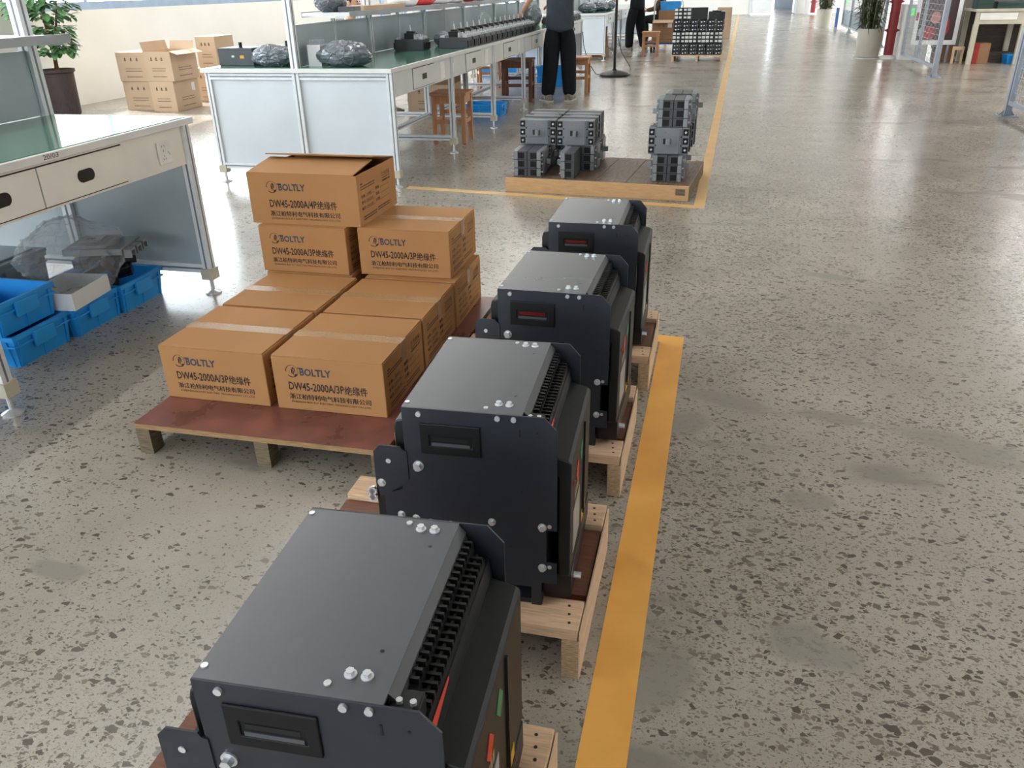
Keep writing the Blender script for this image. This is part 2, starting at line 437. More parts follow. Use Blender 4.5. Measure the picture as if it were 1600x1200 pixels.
    r2.color_ramp.elements[0].position = 0.60; r2.color_ramp.elements[0].color = (0, 0, 0, 1)
    r2.color_ramp.elements[1].position = 0.66; r2.color_ramp.elements[1].color = (1, 1, 1, 1)
    mixp = N('ShaderNodeMixRGB'); L(r2.outputs['Color'], mixp.inputs['Fac']); L(r1.outputs['Color'], mixp.inputs[1]); mixp.inputs[2].default_value = lin((134, 128, 120))
    col = mixp.outputs[0]
    # trowelled repair patches seen beside the yellow line
    wob = N('ShaderNodeTexNoise'); wob.inputs['Scale'].default_value = 9; wob.inputs['Detail'].default_value = 4; L(geo.outputs['Position'], wob.inputs['Vector'])
    stain = 0.0
    for cx_, cy_, rx_, ry_, rot_ in ((0.12, 2.46, 0.15, 0.055, -0.4), (0.44, 2.41, 0.11, 0.04, -0.2), (0.79, 2.31, 0.19, 0.065, -0.42), (-0.01, 2.29, 0.075, 0.08, 0), (0.335, 1.92, 0.085, 0.045, 0), (0.28, 1.365, 0.10, 0.06, -0.2), (-0.02, 1.21, 0.07, 0.09, -0.5), (-1.45, 1.24, 0.08, 0.035, 0), (0.56, 3.84, 0.13, 0.045, -0.3)):
        tr_ = N('ShaderNodeMapping'); tr_.vector_type = 'TEXTURE'
        tr_.inputs['Location'].default_value = (cx_, cy_, 0); tr_.inputs['Rotation'].default_value = (0, 0, rot_); tr_.inputs['Scale'].default_value = (rx_, ry_, 1)
        L(geo.outputs['Position'], tr_.inputs['Vector'])
        ln = N('ShaderNodeVectorMath'); ln.operation = 'LENGTH'; L(tr_.outputs['Vector'], ln.inputs[0])
        q_ = math_('ADD', ln.outputs['Value'], math_('MULTIPLY', math_('SUBTRACT', wob.outputs['Fac'], 0.5), 1.5))
        mr_ = N('ShaderNodeMapRange'); mr_.inputs['From Min'].default_value = 1.15; mr_.inputs['From Max'].default_value = 0.75; L(q_, mr_.inputs['Value'])
        stain = mr_.outputs[0] if stain == 0.0 else math_('MAXIMUM', stain, mr_.outputs[0])
    stain = math_('MULTIPLY', stain, 0.85)
    mixs = N('ShaderNodeMixRGB'); L(stain, mixs.inputs['Fac']); L(col, mixs.inputs[1]); mixs.inputs[2].default_value = lin((138, 132, 124)); col = mixs.outputs[0]
    cover_ = math_('MAXIMUM', stain, r2.outputs['Color'])
    for mask, rnd, c0, c1, k in ((D, cd, (128, 120, 108), (150, 142, 128), 0.6), (C, cc, (92, 84, 74), (138, 128, 112), 0.75), (B, cb, (78, 70, 62), (122, 112, 100), 0.95), (A, ca, (72, 65, 58), (116, 106, 95), 0.97)):
        rr = N('ShaderNodeValToRGB'); L(rnd, rr.inputs['Fac'])
        rr.color_ramp.elements[0].color = lin(c0); rr.color_ramp.elements[1].color = lin(c1)
        mk = math_('MULTIPLY', mask, k)
        keepp = math_('MULTIPLY', mk, math_('SUBTRACT', 1.0, math_('MULTIPLY', cover_, 0.85)))
        mx = N('ShaderNodeMixRGB'); L(keepp, mx.inputs['Fac']); L(col, mx.inputs[1]); L(rr.outputs['Color'], mx.inputs[2])
        col = mx.outputs[0]
    L(col, b.inputs['Base Color'])
    rr = N('ShaderNodeMapRange'); rr.inputs['To Min'].default_value = 0.17; rr.inputs['To Max'].default_value = 0.29; L(n1.outputs['Fac'], rr.inputs['Value'])
    L(rr.outputs[0], b.inputs['Roughness'])
    b.inputs['Specular IOR Level'].default_value = 0.7
    n3 = N('ShaderNodeTexNoise'); n3.inputs['Scale'].default_value = 7; n3.inputs['Detail'].default_value = 3; L(geo.outputs['Position'], n3.inputs['Vector'])
    bp = N('ShaderNodeBump'); bp.inputs['Strength'].default_value = 0.12; bp.inputs['Distance'].default_value = 0.004; L(n3.outputs['Fac'], bp.inputs['Height']); L(bp.outputs['Normal'], b.inputs['Normal'])
    return m
M['terrazzo'] = terrazzo()

# ------------------------------------------------------------------ the room
XL, XR, YB, YF, ZC = -7.8, 8.5, -8.0, 37.3, 3.7
def struct(name, mb, m, **k): return mb.build(name, m, kind='structure', **k)
struct('floor', MB().box((XL - 0.2, YB - 0.2, -0.2), (XR + 0.2, 47, 0)), M['terrazzo'])
struct('ceiling', MB().box((XL - 0.2, YB - 0.2, ZC), (XR + 0.2, 47, ZC + 0.2)), M['ceil'])
struct('ground_outside', MB().box((-60, -40, -0.4), (XL - 0.25, 80, -0.25)), M['concrete'])
mb = MB()
mb.box((XL - 0.2, YB, 0), (XL, 16.4, 1.08)); mb.box((XL - 0.2, YB, 3.2), (XL, YF, ZC))
mb.box((XL - 0.2, 34.6, 0), (XL, YF, 3.2))
for y in (YB, -4.0, 0.0, 4.0, 7.9, 16.4, 21.0, 25.6, 30.2): mb.box((XL - 0.2, y, 1.08 if y < 16 else 0), (XL, y + 0.35, 3.2))
struct('wall_left', mb, M['wall'])
wins = [(-7.65, -4.0), (-3.65, 0), (0.35, 4.0), (4.35, 7.9), (8.25, 16.4), (16.75, 21.0), (21.35, 25.6), (25.95, 30.2), (30.55, 34.6)]
for i, (a, b_) in enumerate(wins):
    z0 = 1.08 if a < 16 else 0.0
    w = thing('window_%d' % (i + 1), 'window in the left wall', 'window'); del w['label']; del w['category']; w['kind'] = 'structure'
    f = MB(); x0, x1 = XL - 0.14, XL - 0.06
    f.box((x0, a, z0), (x1 + 0.03, b_, z0 + 0.09)); f.box((x0, a, 3.11), (x1, b_, 3.2))
    n = max(2, round((b_ - a) / 1.3))
    for k in range(n + 1):
        y = a + (b_ - a - 0.06) * k / n
        f.box((x0, y, z0 + 0.09), (x1, y + 0.06, 3.11))
    f.build('window_frame', M['frame'], w)
    MB().quad((XL - 0.1, a, z0 + 0.09), (XL - 0.1, b_, z0 + 0.09), (XL - 0.1, b_, 3.11), (XL - 0.1, a, 3.11)).build('pane', M['glass'], w)
struct('wall_storage', MB().box((3.6, 16.4, 0), (XR, 16.55, ZC)), M['storagewall'])
struct('wall_right', MB().box((XR, YB, 0), (XR + 0.2, 17.5, ZC)).box((XR, 17.5, 0), (XR + 0.2, 36.5, 1.1)).box((XR, 17.5, 3.2), (XR + 0.2, 36.5, ZC)).box((XR, 36.5, 0), (XR + 0.2, YF, ZC)), M['wall'])
w = thing('window_30', '', ''); del w['label']; del w['category']; w['kind'] = 'structure'  # window added in the right wall to brighten the far floor
f = MB().box((XR + 0.06, 17.5, 1.1), (XR + 0.14, 36.5, 1.19)).box((XR + 0.06, 17.5, 3.11), (XR + 0.14, 36.5, 3.2))
for k in range(15): f.box((XR + 0.06, 17.5 + 1.353 * k, 1.19), (XR + 0.14, 17.56 + 1.353 * k, 3.11))
f.build('window_frame', M['frame'], w)
MB().quad((XR + 0.1, 17.5, 1.19), (XR + 0.1, 36.5, 1.19), (XR + 0.1, 36.5, 3.11), (XR + 0.1, 17.5, 3.11)).build('pane', M['glass'], w)
mb = MB()
mb.box((XL, YB - 0.2, 0), (XR, YB, 0.9)); mb.box((XL, YB - 0.2, 3.1), (XR, YB, ZC))
mb.box((XL, YB - 0.2, 0.9), (-5.9, YB, 3.1)); mb.box((0.8, YB - 0.2, 0.9), (XR, YB, 3.1))
struct('wall_rear', mb, M['wall'])
for i, (a, b_) in enumerate([(-5.9, 0.8)]):  # rear window added out of view, sized for the light on front faces
    w = thing('window_%d' % (20 + i), '', ''); del w['label']; del w['category']; w['kind'] = 'structure'
    f = MB()
    f.box((a, YB - 0.14, 0.9), (b_, YB - 0.06, 0.99)); f.box((a, YB - 0.14, 3.02), (b_, YB - 0.06, 3.1))
    for k in range(6):
        x = a + (b_ - a - 0.06) * k / 5; f.box((x, YB - 0.14, 0.99), (x + 0.06, YB - 0.06, 3.02))
    f.build('window_frame', M['frame'], w)
    MB().quad((a, YB - 0.1, 0.99), (b_, YB - 0.1, 0.99), (b_, YB - 0.1, 3.02), (a, YB - 0.1, 3.02)).build('pane', M['glass'], w)
# far wall with a double door, its right leaf open towards a bright passage
mb = MB()
mb.box((XL, YF, 0), (0.86, YF + 0.2, ZC)); mb.box((2.72, YF, 0), (XR, YF + 0.2, ZC)); mb.box((0.86, YF, 2.4), (2.72, YF + 0.2, ZC))
struct('wall_far', mb, M['wall'])
struct('door_1', MB().box((0.92, YF + 0.02, 0.03), (1.75, YF + 0.07, 2.36)), M['white'])
struct('door_2', MB().box((2.60, YF + 0.08, 0.03), (2.66, YF + 0.9, 2.36)), M['white'])
fr = MB(); fr.box((0.86, YF - 0.03, 0), (0.92, YF + 0.2, 2.4)); fr.box((2.66, YF - 0.03, 0), (2.72, YF + 0.2, 2.4)); fr.box((0.92, YF - 0.03, 2.36), (2.66, YF + 0.2, 2.4))
struct('trim_1', fr, M['alu'])
struct('wall_passage', MB().box((2.15, 44.0, 0), (4.0, 44.2, ZC)).box((-1.0, YF + 0.2, 0), (-0.8, 47, ZC)).box((4.0, YF + 0.2, 0), (4.2, 47, ZC)), M['panel'])
# lamp housings on the ceiling rows, the two added rows included
for i, (lx, lz, e, lm, ll) in enumerate(LAMP_ROWS):
    h = struct('trim_%d' % (i + 2), MB().box((lx - 0.08, lm - ll / 2, lz), (lx + 0.08, lm + ll / 2, lz + 0.06)), M['white'])
    for y in range(int(lm - ll / 2) + 1, int(lm + ll / 2), 3): MB().cyl((lx, y, lz + 0.06), (lx, y, ZC), 0.006, n=6).build('hanger', M['steel'], h)

# painted floor lines
def strip(name, pts, m, label):
    v = [(x, y, 0.0) for x, y in pts]
    return tag(MB().prism(pts, 'z', 0.0, 0.0012).build(name, m), label, 'floor marking')
strip('floor_line', [(-0.150, -1.2), (-0.061, -1.2), (-0.052, 2.975), (-0.24, 2.99), (-0.24, 2.93), (-0.141, 2.91)], M['yellowline'], 'long yellow painted floor line beside the row of small pallets')
strip('floor_line', [(-0.105, 5.03), (-0.105, 5.03), (-0.03, 5.03), (0.095, 12.63), (0.5, 37.0), (0.43, 37.0), (0.015, 12.63), (-0.095, 5.10)][1:], M['paleline'], 'faded yellow floor line running away along the aisle edge')
strip('floor_line', [(-2.06, 5.27), (-2.06, 5.34), (-0.096, 5.10), (-0.105, 5.03)], M['paleline'], 'faded yellow floor line crossing in front of the grey breaker pallet')
# ------------------------------------------------------------------ drawout breakers on small pallets
W, D, H = 0.337, 0.227, 0.431
def make_breaker(root, red):
    plate = [(0, H), (0.268, H), (0.2915, 0.404), (0.2915, 0.186), (0.271, 0.186), (0.271, 0.109), (0.2915, 0.109), (0.2915, 0.058), (0.261, 0.058),
             (0.261, 0), (0.241, 0), (0.241, 0.045), (-0.03, 0.045), (-0.03, 0), (-0.05, 0), (-0.05, 0.235), (-0.012, 0.25), (-0.002, 0.30), (0, 0.34)]
    slot = (0.033, 0.149, 0.337, 0.402)
    for y0, y1, near in ((0, 0.003, True), (W - 0.003, W, False)):
        p = MB().prism(plate, 'y', y0, y1).build('side_plate', M['navy'], root)
        ear = [(0.004, 0.337), (-0.004, 0.339), (-0.008, 0.346), (-0.050, 0.346), (-0.063, 0.331), (-0.064, 0.262), (-0.057, 0.228), (-0.040, 0.238), (-0.012, 0.258), (0.004, 0.275)]
        yy = -0.0022 if near else W - 0.0008
        e = MB().prism(ear, 'y', yy, yy + 0.003).build('mounting_ear', M['navy'], p)
        s = -1 if near else 1
        yf = 0 if near else W
        ye = yy + (0 if near else 0.003)
        for x, z in ((0.033, 0.420), (0.182, 0.4235), (0.212, 0.4235)): bolt('bolt', p, (x, yf, z), (0, s, 0), 0.0052, 0.004, n=10, washer=False)
        for x, z in ((0.2635, 0.193), (0.2635, 0.0965)): bolt('bolt', p, (x, yf, z), (0, s, 0), 0.006, 0.008)
        for x, z in ((0.2775, 0.196), (0.2775, 0.099)): bolt('rivet', p, (x, yf, z), (0, s, 0), 0.0042, 0.0015, n=10, washer=False)
        for x, z in ((0.165, 0.194), (-0.018, 0.19), (0.012, 0.185)): bolt('bolt', p, (x, yf, z), (0, s, 0), 0.0055, 0.007)
        bolt('bolt', p, (0.0255, yf, 0.3075), (0, s, 0), 0.0075, 0.012)
        bolt('rivet', p, (-0.034, ye, 0.313), (0, s, 0), 0.005, 0.0015, n=12, washer=False)
        bolt('bolt', p, (-0.052, ye, 0.262), (0, s, 0), 0.006, 0.006)
        for x, z in ((0.255, 0.399), (0.201, 0.14), (0.225, 0.27)): bolt('screw_hole', p, (x, yf, z), (0, s, 0), 0.0022, 0.0006, M['black'], 8, False)
        MB().box((0.2215, min(yf, yf + s * 0.0008), 0.388), (0.2245, max(yf, yf + s * 0.0008), 0.404)).build('slot_hole', M['black'], p)
        # recessed lifting handle
        x0, x1, z0, z1 = slot
        ya, yb = (-0.0035, 0.0) if near else (W, W + 0.0035)
        g = MB(); o8 = [(x0, z0), (x1, z0), (x1, z1), (x0, z1)]; i8 = [(x0 + 0.018, z0 + 0.018), (x1 - 0.016, z0 + 0.018), (x1 - 0.016, z1 - 0.024), (x0 + 0.018, z1 - 0.024)]
        g.raw([(p[0], y, p[1]) for y in (ya, yb) for q in (o8, i8) for p in q], [(a_ + i, a_ + (i + 1) % 4, a_ + 4 + (i + 1) % 4, a_ + 4 + i) for a_ in (0, 8) for i in range(4)] + [(a_ + i, a_ + (i + 1) % 4, a_ + 8 + (i + 1) % 4, a_ + 8 + i) for a_ in (0, 4) for i in range(4)])
        hd = g.build('lifting_handle', M['deepblack'], root, bevel=0.002)
        yi0, yi1 = (-0.0012, -0.0002) if near else (W + 0.0002, W + 0.0012)
        MB().box((x0 + 0.016, yi0, z0 + 0.016), (x1 - 0.014, yi1, z1 - 0.022)).build('handle_recess', M['deepblack'], hd)
        if near:
            MB().box((x0 + 0.024, -0.002, z0 + 0.029), (x1 - 0.024, -0.0013, z0 + 0.037)).build('red_strip', M['slotred'] if red else M['black'], hd)
            MB().box((x0 + 0.022, -0.003, z0 + 0.0185), (x1 - 0.02, -0.0013, z0 + 0.025)).build('grip_lip', M['mccbdark'], hd)
    tp = MB().box((0.0, 0.0032, H - 0.004), (D, W - 0.0032, H)).build('top_plate', M['greytop'], root)
    for y in (0.021, W - 0.015):
        for x in (0.006, 0.156): bolt('screw', tp, (x, y, H), (0, 0, 1), 0.0045, 0.002, n=10, washer=False)
        yy = y + (0.017 if y < 0.1 else -0.011)
        for x in (0.1765, 0.1965): bolt('bolt', tp, (x, yy, H), (0, 0, 1), 0.0052, 0.007)
    for y in (0.078, W - 0.061): bolt('screw_hole', tp, (0.2, y, H), (0, 0, 1), 0.0026, 0.0004, M['black'], 10, False)
    # inner body, rear insulating base with terminals
    MB().box((0.002, 0.0045, 0.05), (D - 0.006, W - 0.0045, H - 0.006)).build('inner_case', M['black'], root)
    rb = MB().box((-0.045, 0.0045, 0.02), (0.0, W - 0.0045, 0.30))
    for k in range(4): rb.box((-0.068, 0.0045 + k * (W - 0.019) / 3, 0.03), (-0.045, 0.0145 + k * (W - 0.019) / 3, 0.27))
    rb.prism([(-0.022, 0.39), (0, 0.395), (0, 0.30), (-0.026, 0.30), (-0.026, 0.375)], 'y', 0.02, 0.075)
    rb.prism([(-0.022, 0.39), (0, 0.395), (0, 0.30), (-0.026, 0.30), (-0.026, 0.375)], 'y', 0.24, 0.30)
    base = rb.build('insulating_base', M['black'], root, bevel=0.003)
    for k in range(3):
        yc = 0.06 + k * 0.108
        for z in (0.09, 0.215): MB().box((-0.082, yc - 0.025, z - 0.006), (-0.045, yc + 0.025, z + 0.006)).build('terminal_bar', M['steel'], base)
    for z in (0.225, 0.24): bolt('bolt', base, (-0.074, -0.004, z), (0, 1, 0), 0.0065, 0.012)
    # secondary terminal strips in the front recess
    rail = MB().prism([(D, H - 0.001), (D + 0.010, H - 0.012), (D + 0.012, H - 0.05), (D - 0.004, H - 0.05)], 'y', 0.02, W - 0.006).build('terminal_rail', M['mccbdark'], root)
    for (xa, za, ya, yb) in ((D + 0.012, H - 0.018, 0.058, 0.325), (D + 0.030, H - 0.034, 0.042, 0.312)):
        t = MB().box((xa - 0.008, ya - 0.012, za - 0.05), (xa + 0.010, yb, za - 0.006))
        n = 20
        for k in range(n):
            y = ya + (yb - ya) * k / n
            t.box((xa - 0.008, y, za - 0.006), (xa + 0.010, y + 0.0042, za + 0.003))
            t.box((xa - 0.002, y + 0.0042, za - 0.006), (xa + 0.002, y + 0.0135, za))
        t.build('terminal_strip', M['black'], root)
    eb = MB().box((D + 0.001, 0.006, H - 0.075), (D + 0.036, 0.040, H - 0.012)).build('end_bracket', M['black'], root, bevel=0.002)
    for x in (0.012, 0.028): bolt('screw', eb, (D + x, 0.02, H - 0.012), (0, 0, 1), 0.004, 0.005, n=8, washer=False)
    # front cover: sloping shoulder and moulded front
    sh = MB().prism([(D + 0.012, H - 0.05), (D + 0.042, H - 0.055), (D + 0.046, H - 0.082), (D + 0.046, 0.06), (D + 0.012, 0.06)], 'y', 0.006, W - 0.006).build('cover_shoulder', M['black'], root)
    MB().raw([(D + 0.0421, 0.0065, H - 0.0545), (D + 0.0470, 0.0065, H - 0.0660), (D + 0.0432, 0.105, H - 0.0570), (D + 0.0421, 0.105, H - 0.0545)], [(0, 1, 2, 3)]).build('red_strip', M['red'], sh)
    fc = MB().prism([(0.2925, 0.07), (0.2925, 0.30), (0.268, 0.31), (0.268, 0.349), (0.297, 0.341), (0.310, 0.337), (0.3165, 0.332), (0.3165, 0.315), (0.3155, 0.07)], 'y', 0.012, W - 0.012).build('front_cover', M['blackgloss'], root, bevel=0.003)
    MB().box((0.3145, 0.05, 0.10), (0.3170, 0.15, 0.20)).build('nameplate', M['steelpanel'], fc)
    MB().box((0.3160, 0.205, 0.09), (0.3205, 0.21, 0.315)).build('panel_seam', M['black'], fc)
    def dia(y, z, r, m, nm): MB().prism([(y - r, z), (y, z - r * 1.3), (y + r, z), (y, z + r * 1.3)], 'x', 0.3167, 0.3177).build(nm, m, fc)
    dia(0.165, 0.275, 0.02, M['green'], 'push_button'); dia(0.105, 0.262, 0.02, M['red'], 'push_button')
    MB().cyl((0.3167, 0.05, 0.268), (0.3187, 0.05, 0.268), 0.005, n=12).build('indicator', M['red'], fc)
    MB().box((0.3160, 0.19, 0.075), (0.3171, 0.25, 0.10)).build('warning_sticker', M['yellow'], fc)
    pm = MB()
    for k in range(5): pm.box((0.3161, 0.07 + k * 0.012, 0.215), (0.3169, 0.078 + k * 0.012, 0.235))
    pm.build('printed_marks', M['gold'], fc)
    lo = MB().box((0.262, 0.02, 0.012), (0.318, W - 0.02, 0.07)).build('drawout_base', M['black'], root, bevel=0.002)
    MB().cyl((0.318, 0.06, 0.038), (0.333, 0.06, 0.038), 0.007, n=14).build('racking_shaft', M['steel'], lo)
    MB().box((0.241, 0.004, 0.0), (0.262, 0.02, 0.03)).box((-0.04, 0.004, 0.0), (0.24, W - 0.004, 0.012)).build('cradle_floor', M['navy'], lo)

PZ = 0.127
def make_pallet(root, dup_nail=True):
    # local: x 0..0.638, y 0..0.43
    Lx, Ly = 0.638, 0.43
    for x in (0.0, 0.302, Lx - 0.034):
        MB().box((x, 0.0, 0), (x + 0.034, Ly, 0.099)).build('runner', M['endgrain'] if x > 0.5 else M['oldpine'], root, bevel=0.001)
    MB().box((Lx, 0.0, 0), (Lx + 0.003, Ly, 0.118)).build('side_batten', M['piney'], root)
    MB().box((0.0, 0.118, 0.099), (Lx - 0.004, Ly - 0.09, 0.113)).build('plywood_sheet', M['ply'], root)
    for y, d in ((0.0, 0.085), (Ly - 0.085, 0.085)):
        b = MB().box((0.0, y, 0.099), (Lx - 0.002, y + d, PZ)).build('deck_board', M['pine'], root, bevel=0.002)
        for k in range(3): bolt('nail_hole', b, (Lx - 0.022 - 0.004 * k, y + 0.018 + 0.024 * k, PZ), (0, 0, 1), 0.0032, 0.0005, M['ink'], 8, False)

bk = [(-0.521, 0.555, 0.045), (-0.520, 1.219, 0.039), (-0.507, 1.877, -0.018), (-0.504, 2.528, 0.009)]
blab = ['nearest dark grey power breaker, cut by the bottom edge of the photo', 'second dark grey power breaker from the front, beside the front cartons',
        'third dark grey power breaker from the front, red showing in its handle slot', 'farthest dark grey power breaker, in front of the yellow cross line']
plab = ['small pine pallet under the nearest power breaker, only its corner showing', 'small pine pallet under the second power breaker from the front', 'small pine pallet under the third power breaker from the front', 'small pine pallet under the farthest power breaker, at the end of the yellow line']
pal0 = thing('small_pallet', plab[0], 'pallet', (-0.812, 0.510, 0), 0, 'small pallets under the power breakers')
make_pallet(pal0)
for k in range(1, 4): dup(pal0, (-0.812 + (0, 0, 0.004, 0.022)[k], (0, 1.174, 1.83, 2.485)[k], 0), label=plab[k])
brA = thing('power_breaker', blab[0], 'circuit breaker', (bk[0][0], bk[0][1], PZ), bk[0][2], 'power breakers on small pallets')
make_breaker(brA, False)
dup(brA, (bk[1][0], bk[1][1], PZ), bk[1][2], blab[1])
brB = thing('power_breaker', blab[2], 'circuit breaker', (bk[2][0], bk[2][1], PZ), bk[2][2], 'power breakers on small pallets')
make_breaker(brB, True)
dup(brB, (bk[3][0], bk[3][1], PZ), bk[3][2], blab[3])
tag(MB().box((0, 0, 0), (0.028, 0.07, 0.012)).build('plastic_clip', M['plastic'], loc=(-0.345, 1.178, PZ), bevel=0.003), 'small clear plastic piece lying on the pallet edge by the second power breaker', 'plastic piece')

# ------------------------------------------------------------------ cartons on the red plywood pallet
CP = 0.103
cp = thing('plywood_pallet', 'red-brown plywood pallet on wooden legs carrying the printed cartons', 'pallet', (-1.612, 1.767, 0))
MB().box((0, 0, CP - 0.018), (0.80, 1.24, CP)).build('deck', M['filmply'], cp)
MB().box((-0.001, -0.002, CP - 0.0175), (0.801, 0.0, CP - 0.002)).build('sheet_edge', M['plyedge'], cp)
for x in (0.0, 0.392, 0.755):
    for y in (0.0, 0.6, 1.19): MB().box((x, y, 0.0), (x + 0.045, y + 0.05, CP - 0.018)).build('leg', M['oldpine'], cp)
    MB().box((x, 0.05, 0.055), (x + 0.045, 1.24 - 0.05, CP - 0.018)).build('bearer', M['oldpine'], cp)

def put_cjk(mb, body, x, z, w, h, Mx, dx):
    for k in (-1, 0, 1): put_text(mb, body, x + k * dx, z + (0.4 * dx if k else 0), w, h, Mx @ Matrix.Translation((0, 0, 0.00003 * k)), 0.0)

def logo(mb, x, z, r, Mx):
    n = 26; v = []; f = []
    for i in range(n + 1):
        a = -0.75 * PI + (1.78 * PI) * (1 - i / n) - 0.0
        w = 0.035 * r + 0.07 * r * (0.5 + 0.5 * math.cos(a - 1.25 * PI))
        v += [(x + (r - w) * math.cos(a), z + (r - w) * math.sin(a), 0), (x + (r + w * 0.3) * math.cos(a), z + (r + w * 0.3) * math.sin(a), 0)]
    for i in range(n): f.append((2 * i, 2 * i + 1, 2 * i + 3, 2 * i + 2))
    mb.raw(v, f, Mx)
    def poly(p): mb.raw([(x + (q[0] * 0.85 + 0.06) * r, z + (q[1] * 0.9 - 0.02) * r, 0) for q in p], [tuple(range(len(p)))], Mx)
    poly([(-0.12, 0.62), (0.18, 0.78), (0.5, 0.55), (0.2, 0.38)])
    poly([(-0.2, 0.5), (0.02, 0.36), (0.02, -0.5), (-0.2, -0.32)])
    poly([(0.1, 0.34), (0.26, 0.44), (0.26, -0.5), (0.1, -0.6)])
    poly([(0.36, 0.42), (0.52, 0.5), (0.52, -0.1), (0.36, -0.2)])
    poly([(0.3, -0.62), (0.78, -0.38), (0.8, -0.78), (0.3, -1.05)])

def front_print(w, h, pole, root):
    Mx = Matrix(((1, 0, 0, 0), (0, 0, -1, -0.0006), (0, 1, 0, 0), (0, 0, 0, 1)))
    a, b, c = MB(), MB(), MB()
    if pole == '4P': s, x0, hz = 1.0, 0.078, (0.1375, 0.062, 0.0295, 0.0155)
    else: s, x0, hz = 0.93, 0.045, (0.130, 0.0675, 0.037, 0.0235)
    logo(c, x0 + 0.019, hz[0], 0.0215 * s, Mx)
    b.raw([(x0 + 0.040 * s, hz[0] + 0.0095, 0), (x0 + 0.060 * s, hz[0] + 0.0095, 0), (x0 + 0.060 * s, hz[0] + 0.0135, 0), (x0 + 0.042 * s, hz[0] + 0.0135, 0)], [(0, 1, 2, 3)], Mx)
    put_text(b, 'BOLTLY', x0 + 0.047 * s, hz[0] - 0.0125, 0.108 * s, 0.026 * s, Mx, 0.03)
    put_text(a, 'DW45-2000A/' + pole, x0 + 0.002, hz[1], 0.192 * s, 0.029 * s, Mx, 0.02)
    put_cjk(a, '绝缘件', x0 + 0.196 * s, hz[1] - 0.002, 0.078 * s, 0.031 * s, Mx, 0.0006)
    put_cjk(a, '浙江柏特利电气科技有限公司', x0, hz[2], 0.282 * s, 0.0195 * s, Mx, 0.0006)
    put_text(a, 'ZHEJIANG BOLTLY ELECTRIC TECHNOLOGY CO.,LTD.', x0 + 0.003, hz[3], 0.279 * s, 0.0085 * s, Mx, 0.008)
    o = a.build('printed_lettering', M['ink'], root); b.build('printed_wordmark', M['inkblue'], root); c.build('printed_logo', M['ink'], root)

def side_print(w, d, h, root):
    Mx = Matrix(((0, 0, 1, w + 0.0006), (1, 0, 0, 0), (0, 1, 0, 0), (0, 0, 0, 1)))
    a = MB()
    def bar(x, z, l, t=0.0012): a.raw([(x, z, 0), (x + l, z, 0), (x + l, z + t, 0), (x, z + t, 0)], [(0, 1, 2, 3)], Mx)
    rnd = random.Random(3)
    def small(x, z, l, t):
        u = x
        while u < x + l:
            q = rnd.uniform(0.002, 0.006); bar(u, z, q, t); u += q + 0.0016
    z = h - 0.045
    small(0.03, z + 0.006, 0.02, 0.005)
    for k in range(2): small(0.03, z - 0.009 * (k + 0.4), 0.13, 0.004)
    for k, t in enumerate(('名称', '型号', '编号')):
        zz = h - 0.088 - k * 0.022
        put_cjk(a, t, 0.03, zz, 0.034, 0.012, Mx, 0.0004); bar(0.068, zz, 0.085)
        put_text(a, '绝缘件' if k == 0 else 'DW45-2000', 0.085 if k == 0 else 0.075, zz + 0.0025, 0.04 if k == 0 else 0.06, 0.009, Mx)
    for k, t in enumerate(('数量', '重量', '日期')):
        zz = h - 0.088 - k * 0.022 + 0.004
        put_cjk(a, t, 0.165, zz, 0.034, 0.012, Mx, 0.0004); bar(0.205, zz, 0.1)
    for k in range(2): small(0.035, 0.026 - k * 0.009, 0.125, 0.0045); small(0.175, 0.03 - k * 0.009, 0.12, 0.0045)
    # handling symbols: glass, umbrella, arrows, stacking
    for k in range(4):
        x = 0.235 + k * 0.021; z = h - 0.048; q = 0.016
        for (p0, p1) in (((x, z), (x + q, z + 0.001)), ((x, z + q - 0.001), (x + q, z + q)), ((x, z), (x + 0.001, z + q)), ((x + q - 0.001, z), (x + q, z + q))):
            a.raw([(p0[0], p0[1], 0), (p1[0], p0[1], 0), (p1[0], p1[1], 0), (p0[0], p1[1], 0)], [(0, 1, 2, 3)], Mx)
        def pl(pts): a.raw([(x + u * q, z + v_ * q, 0) for u, v_ in pts], [tuple(range(len(pts)))], Mx)
        if k == 0: pl([(0.3, 0.85), (0.7, 0.85), (0.55, 0.5), (0.55, 0.25), (0.7, 0.15), (0.3, 0.15), (0.45, 0.25), (0.45, 0.5)])
        elif k == 1: pl([(0.15, 0.5), (0.5, 0.85), (0.85, 0.5), (0.54, 0.5), (0.54, 0.15), (0.46, 0.15), (0.46, 0.5)])
        elif k == 2: pl([(0.2, 0.15), (0.35, 0.15), (0.35, 0.6), (0.45, 0.6), (0.28, 0.88), (0.1, 0.6), (0.2, 0.6)]); pl([(0.7, 0.15), (0.85, 0.15), (0.85, 0.6), (0.95, 0.6), (0.77, 0.88), (0.6, 0.6), (0.7, 0.6)])
        else: pl([(0.2, 0.15), (0.8, 0.15), (0.8, 0.45), (0.2, 0.45)]); pl([(0.3, 0.5), (0.7, 0.5), (0.7, 0.8), (0.3, 0.8)])
        small(x, z - 0.008, q, 0.003); small(x, z - 0.02, q, 0.006)
    a.build('printed_shipping_marks', M['inkbrown'], root)

